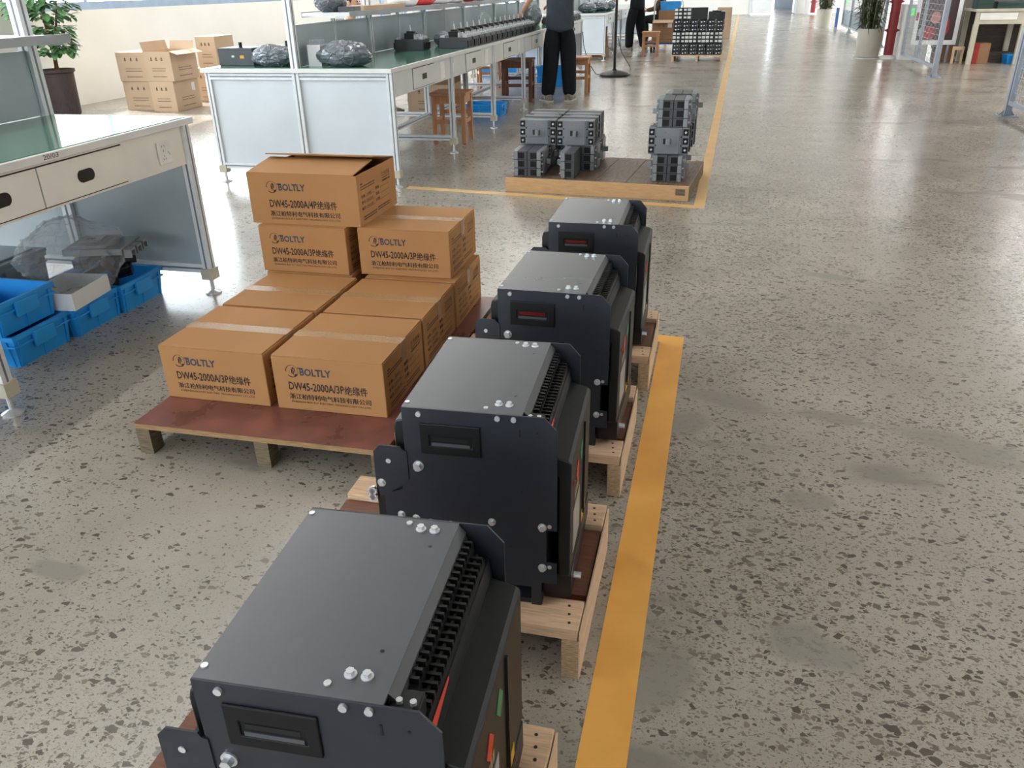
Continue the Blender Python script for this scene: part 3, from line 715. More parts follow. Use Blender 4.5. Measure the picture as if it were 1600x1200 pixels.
def make_carton(root, w, d, h, pole, open_=False, sidemarks=True, tape=True):
    if not open_:
        MB().box((0, 0, 0), (w, d, h - 0.004)).build('box_body', M['card'], root, bevel=0.003)
        for y0, y1 in ((0.0, d / 2 - 0.0015), (d / 2 + 0.0015, d)):
            MB().box((0.002, y0 + 0.001, h - 0.004), (w - 0.002, y1 - (0.001 if y1 == d else 0), h)).build('top_flap', M['card'], root, bevel=0.0012)
        if tape:
            t = MB().box((0.0, d / 2 - 0.024, h), (w, d / 2 + 0.024, h + 0.0004))
            t.box((w, d / 2 - 0.020, h - 0.06), (w + 0.0011, d / 2 + 0.022, h))
            t.box((-0.0011, d / 2 - 0.024, h - 0.06), (0, d / 2 + 0.024, h))
            t.build('packing_tape', M['tape'], root)
    else:
        t = 0.004
        b = MB().box((0, 0, 0), (w, d, t)).box((0, 0, t), (w, t, h)).box((0, d - t, t), (w, d, h)).box((0, t, t), (t, d - t, h)).box((w - t, t, t), (w, d - t, h))
        b.build('box_body', M['card'], root)
        MB().box((t, t, h - 0.035), (w - t, d - t, h - 0.033)).build('inner_flap', M['cardin'], root)
        MB().prism([(0.0, h), (0.0, h + 0.004), (d * 0.5, h + 0.026), (d * 0.5, h + 0.022)], 'x', 0.002, w - 0.012).build('top_flap', M['card'], root)
        MB().prism([(d, h), (d, h + 0.004), (d * 0.42, h + 0.044), (d * 0.42, h + 0.039)], 'x', 0.0, w).build('top_flap', M['card'], root)
        MB().raw([(w - 0.004, 0.01, h + 0.002), (w - 0.045, 0.02, h + 0.0275), (w - 0.012, d * 0.5, h + 0.029), (w - 0.001, d * 0.46, h + 0.025),
                  (w - 0.004, 0.01, h + 0.006), (w - 0.045, 0.02, h + 0.031), (w - 0.012, d * 0.5, h + 0.032), (w - 0.001, d * 0.46, h + 0.028)],
                 [(0, 1, 2, 3), (4, 5, 6, 7), (0, 1, 5, 4), (1, 2, 6, 5), (2, 3, 7, 6), (3, 0, 4, 7)]) if False else None
    front_print(w, h, pole, root)
    side_print(w, d, h, root)

cw, cd_, ch = 0.355, 0.346, 0.178
clab = {(0, 0): 'left front cardboard carton of the bottom layer, standing on bare red pallet', (1, 0): 'right front cardboard carton of the bottom layer, nearest to the second power breaker',
        (0, 1): 'left cardboard carton in the middle of the bottom layer, its front hidden', (1, 1): 'right cardboard carton in the middle of the bottom layer, tape across its top',
        (0, 2): 'left rear carton of the bottom layer, under the two-high left stack', (1, 2): 'right rear carton of the bottom layer, directly under the taped upper carton'}
gname = 'printed cartons on the red plywood pallet'
c0 = thing('cardboard_carton', clab[(0, 0)], 'carton', (-1.612, 1.942, CP), 0.004, gname)
make_carton(c0, cw, cd_, ch, '3P')
xs = (-1.612, -1.240)
for (i, j), lb in clab.items():
    if (i, j) == (0, 0): continue
    dup(c0, (xs[i] + (0.010 if i else 0) + (0, 0.0, -0.025)[j] * (1 - i) + (0, -0.002, -0.002)[j] * i, 1.942 + j * 0.357 + (0.004 if i == 0 else 0), CP), 0.012 if i else 0.004, lb)
dup(c0, (-1.650, 2.668, CP + ch + 0.0006), -0.004, 'printed cardboard carton on the left of the upper layer, under the open carton')
dup(c0, (-1.258, 2.692, CP + ch + 0.0006), 0.008, 'printed cardboard carton on the right of the upper layer, shiny tape on its top')
ct = thing('cardboard_carton', 'open cardboard carton marked 4P on top of the stack', 'carton', (-1.681, 2.697, CP + 2 * ch + 0.001), 0.0, gname)
make_carton(ct, 0.438, 0.372, 0.186, '4P', True)

# ------------------------------------------------------------------ workbenches
BH = 0.78
def profile_bar(mb, gr, a, b, s=0.04):
    """square aluminium extrusion with a dark groove on each face (axis-aligned)"""
    a = Vector(a); b = Vector(b); d = b - a
    ax = max(range(3), key=lambda i: abs(d[i]))
    lo = [min(a[i], b[i]) - (s / 2 if i != ax else 0) for i in range(3)]
    hi = [max(a[i], b[i]) + (s / 2 if i != ax else 0) for i in range(3)]
    mb.box(lo, hi)
    for i in range(3):
        if i == ax: continue
        j = 3 - i - ax
        for sgn in (0, 1):
            l2 = list(lo); h2 = list(hi)
            l2[j] += s * 0.4; h2[j] -= s * 0.4
            if sgn: l2[i] = hi[i]; h2[i] = hi[i] + 0.0008
            else: h2[i] = lo[i]; l2[i] = lo[i] - 0.0008
            gr.box(l2, h2)

def foot(mb, x, y): mb.lathe([(0.036, 0), (0.036, 0.006), (0.014, 0.016), (0.009, 0.018), (0.009, 0.07)], (x, y, 0), 16)

def bar_part(name, root, a, b, s=0.04):
    g = MB(); m = MB(); profile_bar(m, g, a, b, s)
    o = m.build(name, M['alu'], root); g.build('groove', M['groove'], o)
    return o

def make_bench(root, n, pitch, paint, near_panel=True, far_panel=True, handle_oval=False, shelf0=-0.01, post_h=2.0):
    """two-sided bench: local origin at its near end, x from -0.69 to 0.69, y from 0 to n*pitch"""
    hx = 0.67; L_ = n * pitch
    MB().box((-hx - 0.035, -0.045, BH - 0.03), (hx + 0.03, L_ + 0.045, BH - 0.003)).build('tabletop', M['edge'], root, bevel=0.002)
    MB().box((-hx - 0.005, -0.02, BH - 0.003), (-0.022, L_ + 0.02, BH)).box((0.022, -0.02, BH - 0.003), (hx + 0.012, L_ + 0.02, BH)).build('table_mat', M['greentop'], root)
    for k in range(n + 1):
        y = k * pitch
        for sx in (-1, 1):
            lg = bar_part('leg', root, (sx * hx, y, 0.09), (sx * hx, y, BH - 0.03))
            fm = MB(); foot(fm, sx * hx, y); fm.build('levelling_foot', M['steel'], lg)
            MB().box((sx * hx - 0.028, y - 0.028, 0.07), (sx * hx + 0.028, y + 0.028, 0.12)).build('foot_bracket', M['beige'], lg)
        bar_part('post', root, (0, y, 0.10), (0, y, post_h), 0.05)
        bar_part('cross_rail', root, (-hx + 0.02, y, 0.12), (hx - 0.02, y, 0.12))
        bar_part('cross_rail', root, (-hx + 0.02, y, BH - 0.055), (hx - 0.02, y, BH - 0.055))
    if not handle_oval: bar_part('long_rail', root, (0, 0.0, 0.12), (0, L_, 0.12), 0.036)
    if near_panel or far_panel:
        for y, ok in ((0, near_panel), (L_, far_panel)):
            if not ok: continue
            for x0, x1 in ((-hx + 0.02, -0.026), (0.026, hx - 0.02)):
                MB().box((x0, y - 0.004, 0.14), (x1, y + 0.004, BH - 0.078)).build('end_panel', M['panel'] if near_panel else M['steelpanel'], root)
    for k in range(n):
        y0 = k * pitch + 0.027; y1 = (k + 1) * pitch - 0.027
        MB().box((-0.008, y0, BH + 0.002), (0.008, y1, BH + 0.262)).build('back_panel', M['steelpanel'], root)
        bar_part('panel_post', root, (0, (y0 + y1) / 2, BH + 0.002), (0, (y0 + y1) / 2, 1.06), 0.026)
        for sx in (1, -1):
            xf = sx * (hx + 0.005)
            def fbox(xa, xb, ya, za, yb, zb): return MB().box((min(xa, xb), ya, za), (max(xa, xb), yb, zb))
            ap = fbox(xf, xf - sx * 0.02, y0 - 0.027, BH - 0.19, y1 + 0.027, BH - 0.03).build('apron', paint, root)
            dl = 0.47 if pitch > 1.2 else 0.45
            ds = y0 + (0.39 if not handle_oval else 0.17)
            drawers = [(ds, ds + dl)] if not handle_oval else [(y0 - 0.01, y0 + 0.333), (y0 + 0.338, y0 + 0.765)]
            for da, db in drawers:
                dr = fbox(xf, xf + sx * 0.006, da, BH - 0.178, db, BH - 0.045).build('drawer', paint, root, bevel=0.0015)
                gm = MB()
                gm.box((min(xf, xf + sx * 0.0012), da - 0.004, BH - 0.182), (max(xf, xf + sx * 0.0012), da, BH - 0.041)).box((min(xf, xf + sx * 0.0012), db, BH - 0.182), (max(xf, xf + sx * 0.0012), db + 0.004, BH - 0.041))
                gm.box((min(xf, xf + sx * 0.0012), da, BH - 0.045), (max(xf, xf + sx * 0.0012), db, BH - 0.041)).box((min(xf, xf + sx * 0.0012), da, BH - 0.182), (max(xf, xf + sx * 0.0012), db, BH - 0.178))
                gm.build('drawer_gap', M['ink'], dr)
                if not handle_oval:
                    MB().box((min(xf, xf + sx * 0.004), db + 0.14, BH - 0.175), (max(xf, xf + sx * 0.004), db + 0.25, BH - 0.05)).build('socket_panel', M['outlet'], root, bevel=0.001)
                if handle_oval:
                    c = (da + db) / 2; zc = BH - 0.112; pts = []
                    for i in range(20):
                        a = 2 * PI * i / 20
                        pts.append((c + 0.02 * math.copysign(1, math.cos(a)) + 0.022 * math.cos(a), zc + 0.022 * math.sin(a)))
                    MB().prism(pts, 'x', min(xf + sx * 0.0055, xf + sx * 0.0085), max(xf + sx * 0.0055, xf + sx * 0.0085)).build('handle', M['black'], dr)
                else:
                    c = (da + db) / 2
                    MB().box((min(xf + sx * 0.0055, xf + sx * 0.0085), c - 0.045, BH - 0.13), (max(xf + sx * 0.0055, xf + sx * 0.0085), c + 0.045, BH - 0.092)).build('handle', M['black'], dr)
    # shelf on the centre posts
    MB().box((-0.16, shelf0, 1.078), (0.2, L_ + 0.02, 1.10)).build('shelf', M['alu'], root)
    MB().box((0.2, shelf0, 1.072), (0.208, L_ + 0.02, 1.106)).build('shelf_lip', M['shelfgrey'], root); MB().box((-0.168, shelf0, 1.072), (-0.16, L_ + 0.02, 1.106)).build('shelf_lip', M['shelfgrey'], root)
    for k in range(n + 1):
        y = k * pitch
        if y >= shelf0: MB().box((-0.155, y - 0.012, 1.062), (0.195, y + 0.012, 1.078)).build('shelf_arm', M['alu'], root)

b2 = thing('workbench', 'long two-sided white workbench with green top, breakers lined along it', 'workbench', (-2.79, 5.29, 0))
make_bench(b2, 6, 1.308, M['greymat'], shelf0=0.5)
b1 = thing('workbench', 'green-topped workbench at the left with an oval drawer handle and wall socket', 'workbench', (-2.87, 0.70, 0))
make_bench(b1, 2, 1.2, M['cream'], near_panel=False, handle_oval=True)
b3 = thing('workbench', 'far white-ended workbench beyond the standing fan, person standing at it', 'workbench', (-2.76, 15.55, 0))
make_bench(b3, 5, 1.25, M['greymat'])
# socket and pen mark on the left bench
so = MB().box((0.6755, 2.20, 0.618), (0.685, 2.28, 0.708)).build('power_socket', M['outlet'], b1, bevel=0.004)
sm = MB()
for y, z in ((2.222, 0.690), (2.238, 0.690), (2.230, 0.672), (2.258, 0.662), (2.266, 0.655), (2.222, 0.640), (2.238, 0.640), (2.230, 0.652)):
    sm.box((0.685, y - 0.0012, z - 0.004), (0.6853, y + 0.0012, z + 0.004))
sm.build('socket_pattern', M['ink'], so)
Mx = Matrix(((0, 0, 1, 0.7005), (1, 0, 0, 0), (0, 1, 0, 0), (0, 0, 0, 1)))
pk = MB(); put_text(pk, '20/03', 1.585, 0.757, 0.07, 0.016, Mx); pk.build('pen_mark', M['inkbrown'], b1)
# ------------------------------------------------------------------ crates and odds and ends under the left bench
def make_crate(root, lx, ly, h, m, wall=0.006):
    """open plastic crate, footprint lx by ly, ribs on the outside"""
    t = wall; s = 0.018
    b = MB().box((s, s, 0), (lx - s, ly - s, t))
    def side(p0, p1, n):
        pass
    o = [(s, s), (lx - s, s), (lx - s, ly - s), (s, ly - s)]; q = [(0.006, 0.006), (lx - 0.006, 0.006), (lx - 0.006, ly - 0.006), (0.006, ly - 0.006)]
    v = [(x, y, 0) for x, y in o] + [(x, y, h) for x, y in q]
    vi = [(x + (t if x < lx / 2 else -t), y + (t if y < ly / 2 else -t), t) for x, y in o] + [(x + (t if x < lx / 2 else -t), y + (t if y < ly / 2 else -t), h) for x, y in q]
    f = []
    for i in range(4):
        j = (i + 1) % 4
        f += [(i, j, j + 4, i + 4), (i + 8, i + 12, j + 12, j + 8), (i + 4, j + 4, j + 12, i + 12)]
    b.raw(v + vi, f)
    b.build('crate_body', m, root)
    r = MB()
    for z0, z1, e in ((h - 0.018, h, 0.0), (h - 0.045, h - 0.038, 0.002)):
        r.box((e - 0.0, e - 0.0, z0), (lx - e, 0.0065, z1)).box((e, ly - 0.0065, z0), (lx - e, ly - e, z1)).box((e, 0.0065, z0), (0.0065, ly - 0.0065, z1)).box((lx - 0.0065, 0.0065, z0), (lx - e, ly - 0.0065, z1))
    r.build('rim', m, root, bevel=0.001)
    def ribs(n, L_, ax):
        for k in range(n):
            c = L_ * (0.1 + 0.8 * k / (n - 1))
            for sgn in (0, 1):
                w0 = 0.005; rb = MB()
                if ax == 'x':
                    y_t, y_b = (0.001, s - 0.003) if sgn == 0 else (ly - 0.001, ly - s + 0.003)
                    pts = [(y_b, 0.0), (y_t, h - 0.02), (y_t + (0.008 if sgn == 0 else -0.008), h - 0.02), (y_b + (0.008 if sgn == 0 else -0.008), 0.0)]
                    rb.prism(pts, 'x', c - w0, c + w0).build('rib', m, root)
                else:
                    x_t, x_b = (0.001, s - 0.003) if sgn == 0 else (lx - 0.001, lx - s + 0.003)
                    pts = [(x_b, 0.0), (x_t, h - 0.02), (x_t + (0.008 if sgn == 0 else -0.008), h - 0.02), (x_b + (0.008 if sgn == 0 else -0.008), 0.0)]
                    rb.prism(pts, 'y', c - w0, c + w0).build('rib', m, root)
    ribs(4, lx, 'x'); ribs(3, ly, 'y')
    g = MB()
    for x in (lx - 0.006, -0.006): MB().box((x, ly * 0.32, h - 0.07), (x + 0.012, ly * 0.68, h - 0.012)).build('grip', m, root, bevel=0.002)

cg = 'blue crates under the left bench'
k1 = thing('plastic_crate', 'lower blue crate of the two-high stack under the left bench', 'crate', (-2.84, 2.19, 0), 0.02, cg)
make_crate(k1, 0.40, 0.30, 0.125, M['blue'])
dup(k1, (-2.86, 2.175, 0.1262), 0.0, 'upper blue crate of the two-high stack under the left bench, empty')
dup(k1, (-2.83, 2.485, 0), 0.02, 'blue crate on the floor under the left bench, white tray tilted on it')
dup(k1, (-2.82, 2.765, 0), 0.02, 'farthest blue crate under the left bench, below the bagged cover')
wt = thing('white_tray', 'white cardboard tray lying across the middle blue crate', 'tray', (-2.60, 2.46, 0.128), 0.12)
t = MB().box((0, 0, 0), (0.20, 0.25, 0.003)).box((0, 0, 0.003), (0.20, 0.003, 0.07)).box((0, 0.247, 0.003), (0.20, 0.25, 0.07)).box((0, 0.003, 0.003), (0.003, 0.247, 0.07)).box((0.197, 0.003, 0.003), (0.20, 0.247, 0.07))
t.build('tray_body', M['white'], wt)
bp_ = thing('black_parts_pile', 'pile of black moulded parts filling the far blue crate', 'parts', (-2.63, 2.90, 0.02))
rd = random.Random(4)
for k in range(9):
    q = Euler((rd.uniform(-.4, .4), rd.uniform(-.4, .4), rd.uniform(0, 3))).to_matrix().to_4x4(); q.translation = Vector((rd.uniform(-.1, .12), rd.uniform(-.06, .08), 0.035 + 0.019 * k))
    MB().box((-0.06, -0.035, -0.02), (0.06, 0.035, 0.02), q).build('moulded_part', M['black'], bp_, bevel=0.004)
MB().tube([(-0.02, -0.09, 0.215), (0.05, -0.04, 0.235), (0.10, 0.04, 0.222), (0.12, 0.07, 0.20)], 0.004).build('yellow_tie', M['yellow'], bp_)
# grey breaker cover in a clear bag on top of them
cv = thing('breaker_cover', 'light grey moulded breaker cover on top of the bagged parts', 'cover', (-2.62, 2.72, 0.265), 0.25)
c_ = MB().box((0, 0, 0), (0.25, 0.20, 0.028)).box((0.02, 0.015, 0.028), (0.18, 0.185, 0.04))
for k in range(3): c_.box((0.25, 0.012 + k * 0.064, -0.015), (0.285, 0.02 + k * 0.064, 0.02)).box((0.25, 0.052 + k * 0.064, -0.015), (0.285, 0.06 + k * 0.064, 0.02)).box((0.25, 0.012 + k * 0.064, 0.012), (0.285, 0.06 + k * 0.064, 0.022))
c_.build('cover_body', M['mccblight'], cv, bevel=0.003)
MB().box((0.05, 0.06, 0.04), (0.13, 0.14, 0.048)).build('raised_frame', M['mccblight'], cv, bevel=0.002); MB().box((0.07, 0.085, 0.048), (0.10, 0.115, 0.0488)).build('toggle_slot', M['black'], cv)
tag(MB().ball((0, 0, 0.12), (0.17, 0.24, 0.15), 64, 40, film(2, 0.2, 1.4)).flat(-0.005).build('plastic_bag', M['plastic'], loc=(-2.60, 2.76, 0.13), smooth=True), 'clear plastic bag around the grey cover under the left bench', 'bag')
gt = thing('grey_tote', 'grey plastic tote with lid under the left bench, behind the blue crates', 'tote', (-3.22, 2.42, 0.0), 0.04)
make_crate(gt, 0.46, 0.36, 0.26, M['greytote'])
MB().box((-0.004, -0.004, 0.26), (0.464, 0.364, 0.275)).box((0.03, 0.03, 0.275), (0.43, 0.33, 0.282)).build('lid', M['greytote'], gt, bevel=0.003)
MB().box((0.30, 0.10, 0.282), (0.36, 0.16, 0.2835)).build('sticker', M['black'], gt)

# ------------------------------------------------------------------ stools
def make_stool(root, m, h=0.43, w=0.30):
    MB().box((-w / 2 - 0.012, -w / 2 - 0.012, h - 0.024), (w / 2 + 0.012, w / 2 + 0.012, h)).build('seat', m, root, bevel=0.004)
    a = w / 2 - 0.02
    for sx in (-1, 1):
        for sy in (-1, 1):
            q = [(sx * a - 0.02, sy * a - 0.02), (sx * a + 0.02, sy * a + 0.02)]
            MB().box((q[0][0], q[0][1], 0), (q[1][0], q[1][1], h - 0.024)).build('leg', m, root, bevel=0.003)
    for s in (-1, 1):
        MB().box((-a + 0.02, s * a - 0.011, h - 0.09), (a - 0.02, s * a + 0.011, h - 0.024)).box((s * a - 0.011, -a + 0.02, h - 0.09), (s * a + 0.011, a - 0.02, h - 0.024)).build('apron', m, root)
        MB().box((-a + 0.02, s * a - 0.011, 0.17 + (0.05 if s > 0 else 0)), (a - 0.02, s * a + 0.011, 0.205 + (0.05 if s > 0 else 0))).build('stretcher', m, root)
        MB().box((s * a - 0.011, -a + 0.02, 0.17), (s * a + 0.011, a - 0.02, 0.205)).build('stretcher', m, root)
s0 = thing('wooden_stool', 'orange-brown wooden stool pushed under the front of the long bench', 'stool', (-2.29, 7.13, 0), 0.06, 'wooden stools')
make_stool(s0, M['wood'])
dup(s0, (-1.78, 10.80, 0), 0.03, 'orange-brown wooden stool standing behind the worker in dark clothes')
dup(s0, (-3.10, 11.35, 0), 0.4, 'orange-brown wooden stool half hidden under the middle of the long bench')
dup(s0, (-1.34, 16.5, 0), 0.02, 'orange-brown wooden stool beside the cardboard boxes on the trolley')
sd = thing('wooden_stool', 'dark brown wooden stool under the long bench, left of the worker', 'stool', (-2.36, 9.98, 0), 0.12, 'wooden stools')
make_stool(sd, M['wooddark'], 0.47, 0.36)
# crates by and under the long bench
dup(k1, (-2.62, 8.60, 0), 0.03, 'blue crate on the floor under the long bench, beside the front stool', 'blue crates under the long bench')
for (x, y, z, lb) in ((-3.60, 12.72, 0, 'left blue crate of the low row far under the long bench'), (-3.19, 12.74, 0, 'right blue crate of the low row far under the long bench'), (-2.45, 11.42, 0, 'lower blue crate just left of the worker legs'), (-2.45, 11.42, 0.1262, 'upper blue crate just left of the worker legs')):
    dup(k1, (x, y, z), 0.0, lb, 'blue crates under the long bench')

# ------------------------------------------------------------------ plain cartons along the left
def plain_carton(name, label, loc, rz, w, d, h, marks=True, group=None, open_=False, m=None):
    r = thing(name, label, 'carton', loc, rz, group)
    mm = m or M['card']
    if open_:
        t = 0.005
        MB().box((0, 0, 0), (w, d, t)).box((0, 0, t), (w, t, h)).box((0, d - t, t), (w, d, h)).box((0, t, t), (t, d - t, h)).box((w - t, t, t), (w, d - t, h)).build('box_body', mm, r)
        MB().prism([(0, h), (-0.02, h + 0.1), (-0.016, h + 0.1), (0.004, h)], 'y', 0.01, d - 0.02).build('top_flap', mm, r)
        MB().prism([(w, h), (w + 0.10, h - 0.035), (w + 0.10, h - 0.031), (w, h + 0.004)], 'y', 0.0, d).build('top_flap', mm, r)
        MB().prism([(d, h), (d + 0.03, h + 0.09), (d + 0.026, h + 0.09), (d - 0.004, h)], 'x', 0.02, w - 0.02).build('top_flap', mm, r)
    else:
        MB().box((0, 0, 0), (w, d, h)).build('box_body', mm, r, bevel=0.004)
        MB().box((0, d / 2 - 0.03, h), (w, d / 2 + 0.03, h + 0.0005)).build('packing_tape', M['tape'], r)
    if marks:
        rnd = random.Random(int(w * 1000 + h * 77))
        for side in (0, 1):
            Mx_ = Matrix(((1, 0, 0, 0), (0, 0, -1, -0.0008), (0, 1, 0, 0), (0, 0, 0, 1))) if side == 0 else Matrix(((0, 0, 1, w + 0.0008), (1, 0, 0, 0), (0, 1, 0, 0), (0, 0, 0, 1)))
            L_ = w if side == 0 else d; a = MB()
            for z, tt in ((h * 0.42, 0.008), (h * 0.34, 0.008), (h * 0.14, 0.010)):
                u = L_ * 0.25
                while u < L_ * 0.75:
                    q = rnd.uniform(0.006, 0.014); a.raw([(u, z, 0), (u + q, z, 0), (u + q, z + tt, 0), (u, z + tt, 0)], [(0, 1, 2, 3)], Mx_); u += q + 0.006
            a.build('printed_marks', M['inkbrown'], r)
            if side == 0:
                for k in range(3):
                    a = MB(); u = L_ * (0.25 + 0.19 * k); z = h * 0.74; q = 0.026
                    a.raw([(u, z, 0), (u + q, z, 0), (u + q * 0.5, z + 0.03, 0)], [(0, 1, 2)], Mx_)
                    a.raw([(u, z - 0.012, 0), (u + q, z - 0.012, 0), (u + q, z - 0.004, 0), (u, z - 0.004, 0)], [(0, 1, 2, 3)], Mx_); a.build('printed_symbol', M['inkbrown'], r)
    return r
wg = 'plain cartons stacked by the left wall'
plain_carton('cardboard_carton', 'lower left carton of the stack by the left wall', (-6.87, 8.72, 0), 0.0, 0.42, 0.42, 0.325, group=wg, m=M['cardpale'])
plain_carton('cardboard_carton', 'lower right carton of the stack by the left wall, white label on it', (-6.44, 8.62, 0), 0.03, 0.315, 0.52, 0.335, group=wg, m=M['cardpale'])
plain_carton('cardboard_carton', 'upper left carton of the stack by the left wall, tilted outward', (-6.87, 8.70, 0.327), 0.02, 0.41, 0.42, 0.315, group=wg, m=M['cardpale'])
plain_carton('cardboard_carton', 'upper right open carton of the stack by the left wall', (-6.45, 8.63, 0.337), 0.0, 0.35, 0.50, 0.315, group=wg, open_=True, m=M['cardpale'])
plain_carton('cardboard_carton', 'carton standing behind the open carton by the left wall, nearer the long bench', (-6.42, 9.5, 0), 0.0, 0.32, 0.5, 0.40, group=wg, m=M['cardpale'])
plain_carton('cardboard_carton', 'topmost carton behind the open carton by the left wall', (-6.335, 9.52, 0.402), 0.0, 0.27, 0.42, 0.36, group=wg, m=M['cardpale'])
tag(MB().box((0, 0, 0), (0.07, 0.001, 0.09)).build('paper_label', M['label'], loc=(-6.1333, 8.985, 0.20), rot=(0, 0, PI / 2 + 0.03)), 'white paper label on the lower right carton by the wall', 'label')
ug = 'plain cartons under the long bench'
plain_carton('cardboard_carton', 'lower carton on the floor under the long bench, behind the near stool', (-3.33, 8.78, 0), 0.0, 0.50, 0.40, 0.30, group=ug, m=M['cardpale'])
plain_carton('cardboard_carton', 'upper carton under the long bench, behind the near stool', (-3.30, 8.79, 0.302), 0.0, 0.47, 0.38, 0.18, False, group=ug, m=M['carddull'])

# ------------------------------------------------------------------ potted tree at the left wall
def leaf_quad(mb, p, d, up, l, w, fold=0.15, round_=False):
    d = Vector(d).normalized(); s = d.cross(Vector(up)).normalized(); u = s.cross(d)
    p = Vector(p)
    ts = ((0, 0.15), (0.25, 0.85), (0.6, 1.0), (0.88, 0.6), (1, 0.05)) if round_ else ((0, 0.3), (0.3, 1.0), (0.7, 0.7), (1, 0.05))
    v = []
    for t_, ww in ts:
        c = p + d * (l * t_) - u * (l * t_ * t_ * 0.25)
        v += [c - s * w * ww * 0.5 + u * fold * w * ww, c, c + s * w * ww * 0.5 + u * fold * w * ww]
    f = []
    for i in range(len(ts) - 1):
        a = i * 3
        f += [(a, a + 1, a + 4, a + 3), (a + 1, a + 2, a + 5, a + 4)]
    mb.raw(v, f)
tr = thing('potted_tree', 'leafy potted tree in a ribbed dark planter by the left wall', 'plant', (-7.33, 8.26, 0))
MB().lathe([(0.13, 0), (0.15, 0.02), (0.165, 0.46), (0.185, 0.47), (0.185, 0.50), (0.16, 0.50), (0.155, 0.46)], n=24).build('planter', M['basket'], tr, smooth=True)
MB().lathe([(0.02, 0.455), (0.152, 0.458), (0.152, 0.465), (0.02, 0.47)]).build('soil', M['soil'], tr)
MB().tube([(0, 0, 0.46), (0.02, 0.0, 0.7), (-0.02, 0.03, 1.0), (0.03, 0.02, 1.5)], [0.03, 0.026, 0.022, 0.012], 8).tube([(0.02, 0, 0.75), (0.12, 0.02, 0.95), (0.22, 0.0, 1.2)], [0.016, 0.012, 0.006]).build('trunk', M['trunk'], tr)
lf = MB(); rd = random.Random(11)
for k in range(760):
    a = rd.uniform(0, 2 * PI); r_ = rd.uniform(0.05, 0.5) ; z = rd.choice([rd.uniform(1.0, 1.75), rd.uniform(1.0, 1.75), rd.uniform(0.66, 0.95)])
    if z < 0.95: r_ = min(r_, 0.2)
    else: r_ *= 0.55 + 0.6 * (z - 0.9) if z < 1.4 else 0.85
    p = Vector((r_ * math.cos(a), r_ * math.sin(a), z))
    leaf_quad(lf, p, (math.cos(a) + rd.uniform(-.5, .5), math.sin(a) + rd.uniform(-.5, .5), rd.uniform(-.6, .3)), (0, 0, 1), rd.uniform(0.08, 0.13), rd.uniform(0.06, 0.095), 0.1, True)
lf.v = [(max(p[0], -0.42), p[1], p[2]) for p in lf.v]
lf.build('foliage', M['leaf'], tr)

# ------------------------------------------------------------------ moulded case breakers on the orange pallet
def make_mccb(root, kind):
    """lying flat: x is length, y width, z up through the toggle"""
    L_, Wd, T = 0.25, 0.165, 0.105
    base = MB().box((0, 0, 0), (L_, Wd, 0.062))
    base.build('case_base', M['mccbdark'], root, bevel=0.003)
    c = MB().box((0.0, 0.0, 0.063), (0.042, Wd, 0.092)).box((L_ - 0.042, 0.0, 0.063), (L_, Wd, 0.092)).box((0.042, 0.0, 0.063), (L_ - 0.042, Wd, 0.098))
    c.build('front_cover', M['mccb'], root, bevel=0.003)
    f = MB().box((0.050, 0.004, 0.098), (L_ - 0.050, Wd - 0.004, T)).build('front_panel', M['mccb'], root, bevel=0.003)
    MB().box((0.060, 0.054, T), (0.176, 0.112, T + 0.002)).build('toggle_plate', M['mccb'], f, bevel=0.001)
    MB().box((0.092, 0.066, T + 0.002), (0.142, 0.100, T + 0.0028)).build('toggle_slot', M['black'], f)
    MB().prism([(0.108, T + 0.002), (0.140, T + 0.002), (0.136, T + 0.03), (0.113, T + 0.03)], 'y', 0.066, 0.1).build('toggle', M['mccblight'], root, bevel=0.002)
    MB().box((0.192, 0.004, T), (0.1935, Wd - 0.004, T + 0.0006)).build('panel_seam', M['black'], f)
    sl = (MB(), MB()); hl = (MB(), MB())
    for k in range(3):
        yc = 0.028 + k * 0.0545
        for x0, x1, s in ((0.004, 0.034, -1), (L_ - 0.034, L_ - 0.004, 1)):
            sl[s > 0].box((x0 - 0.002, yc - 0.02, 0.092), (x1 + 0.002, yc + 0.02, 0.0926))
            xm = (x0 + x1) / 2
            MB().cyl((xm, yc, 0.0926), (xm, yc, 0.099), 0.0085, n=4).cyl((xm, yc, 0.099), (xm, yc, 0.103), 0.005, n=6).build('terminal_bolt', M['steel'], root)
        for xe, s in ((0, -1), (L_, 1)):
            sl[s > 0].box((min(xe, xe + s * 0.0006), yc - 0.019, 0.020), (max(xe, xe + s * 0.0006), yc + 0.019, 0.060))
            hl[s > 0].box((min(xe, xe + s * 0.001), yc - 0.023, 0.064), (max(xe, xe + s * 0.001), yc + 0.023, 0.086))
    for k in range(2):
        for x in (0.046, L_ - 0.046): sl[x > 0.1].cyl((x, 0.055 + k * 0.0545, 0.098), (x, 0.055 + k * 0.0545, 0.0988), 0.005, n=10)
    for q in (0, 1): sl[q].build('terminal_recess', M['deepblack'], root); hl[q].build('terminal_shield', M['mccblight'], root)
    g = (MB(), MB())
    for k in range(2):
        for xe, s in ((0, -1), (L_, 1)): g[s > 0].box((min(xe, xe + s * 0.0012), 0.0535 + k * 0.0545, 0.0), (max(xe, xe + s * 0.0012), 0.0565 + k * 0.0545, 0.092))
    for q in (0, 1): g[q].build('phase_groove', M['black'], root)
    if kind: MB().cyl((L_ * 0.42, 0.138, T), (L_ * 0.42, 0.138, T + 0.002), 0.004, n=10).build('test_button', M['red'], root)
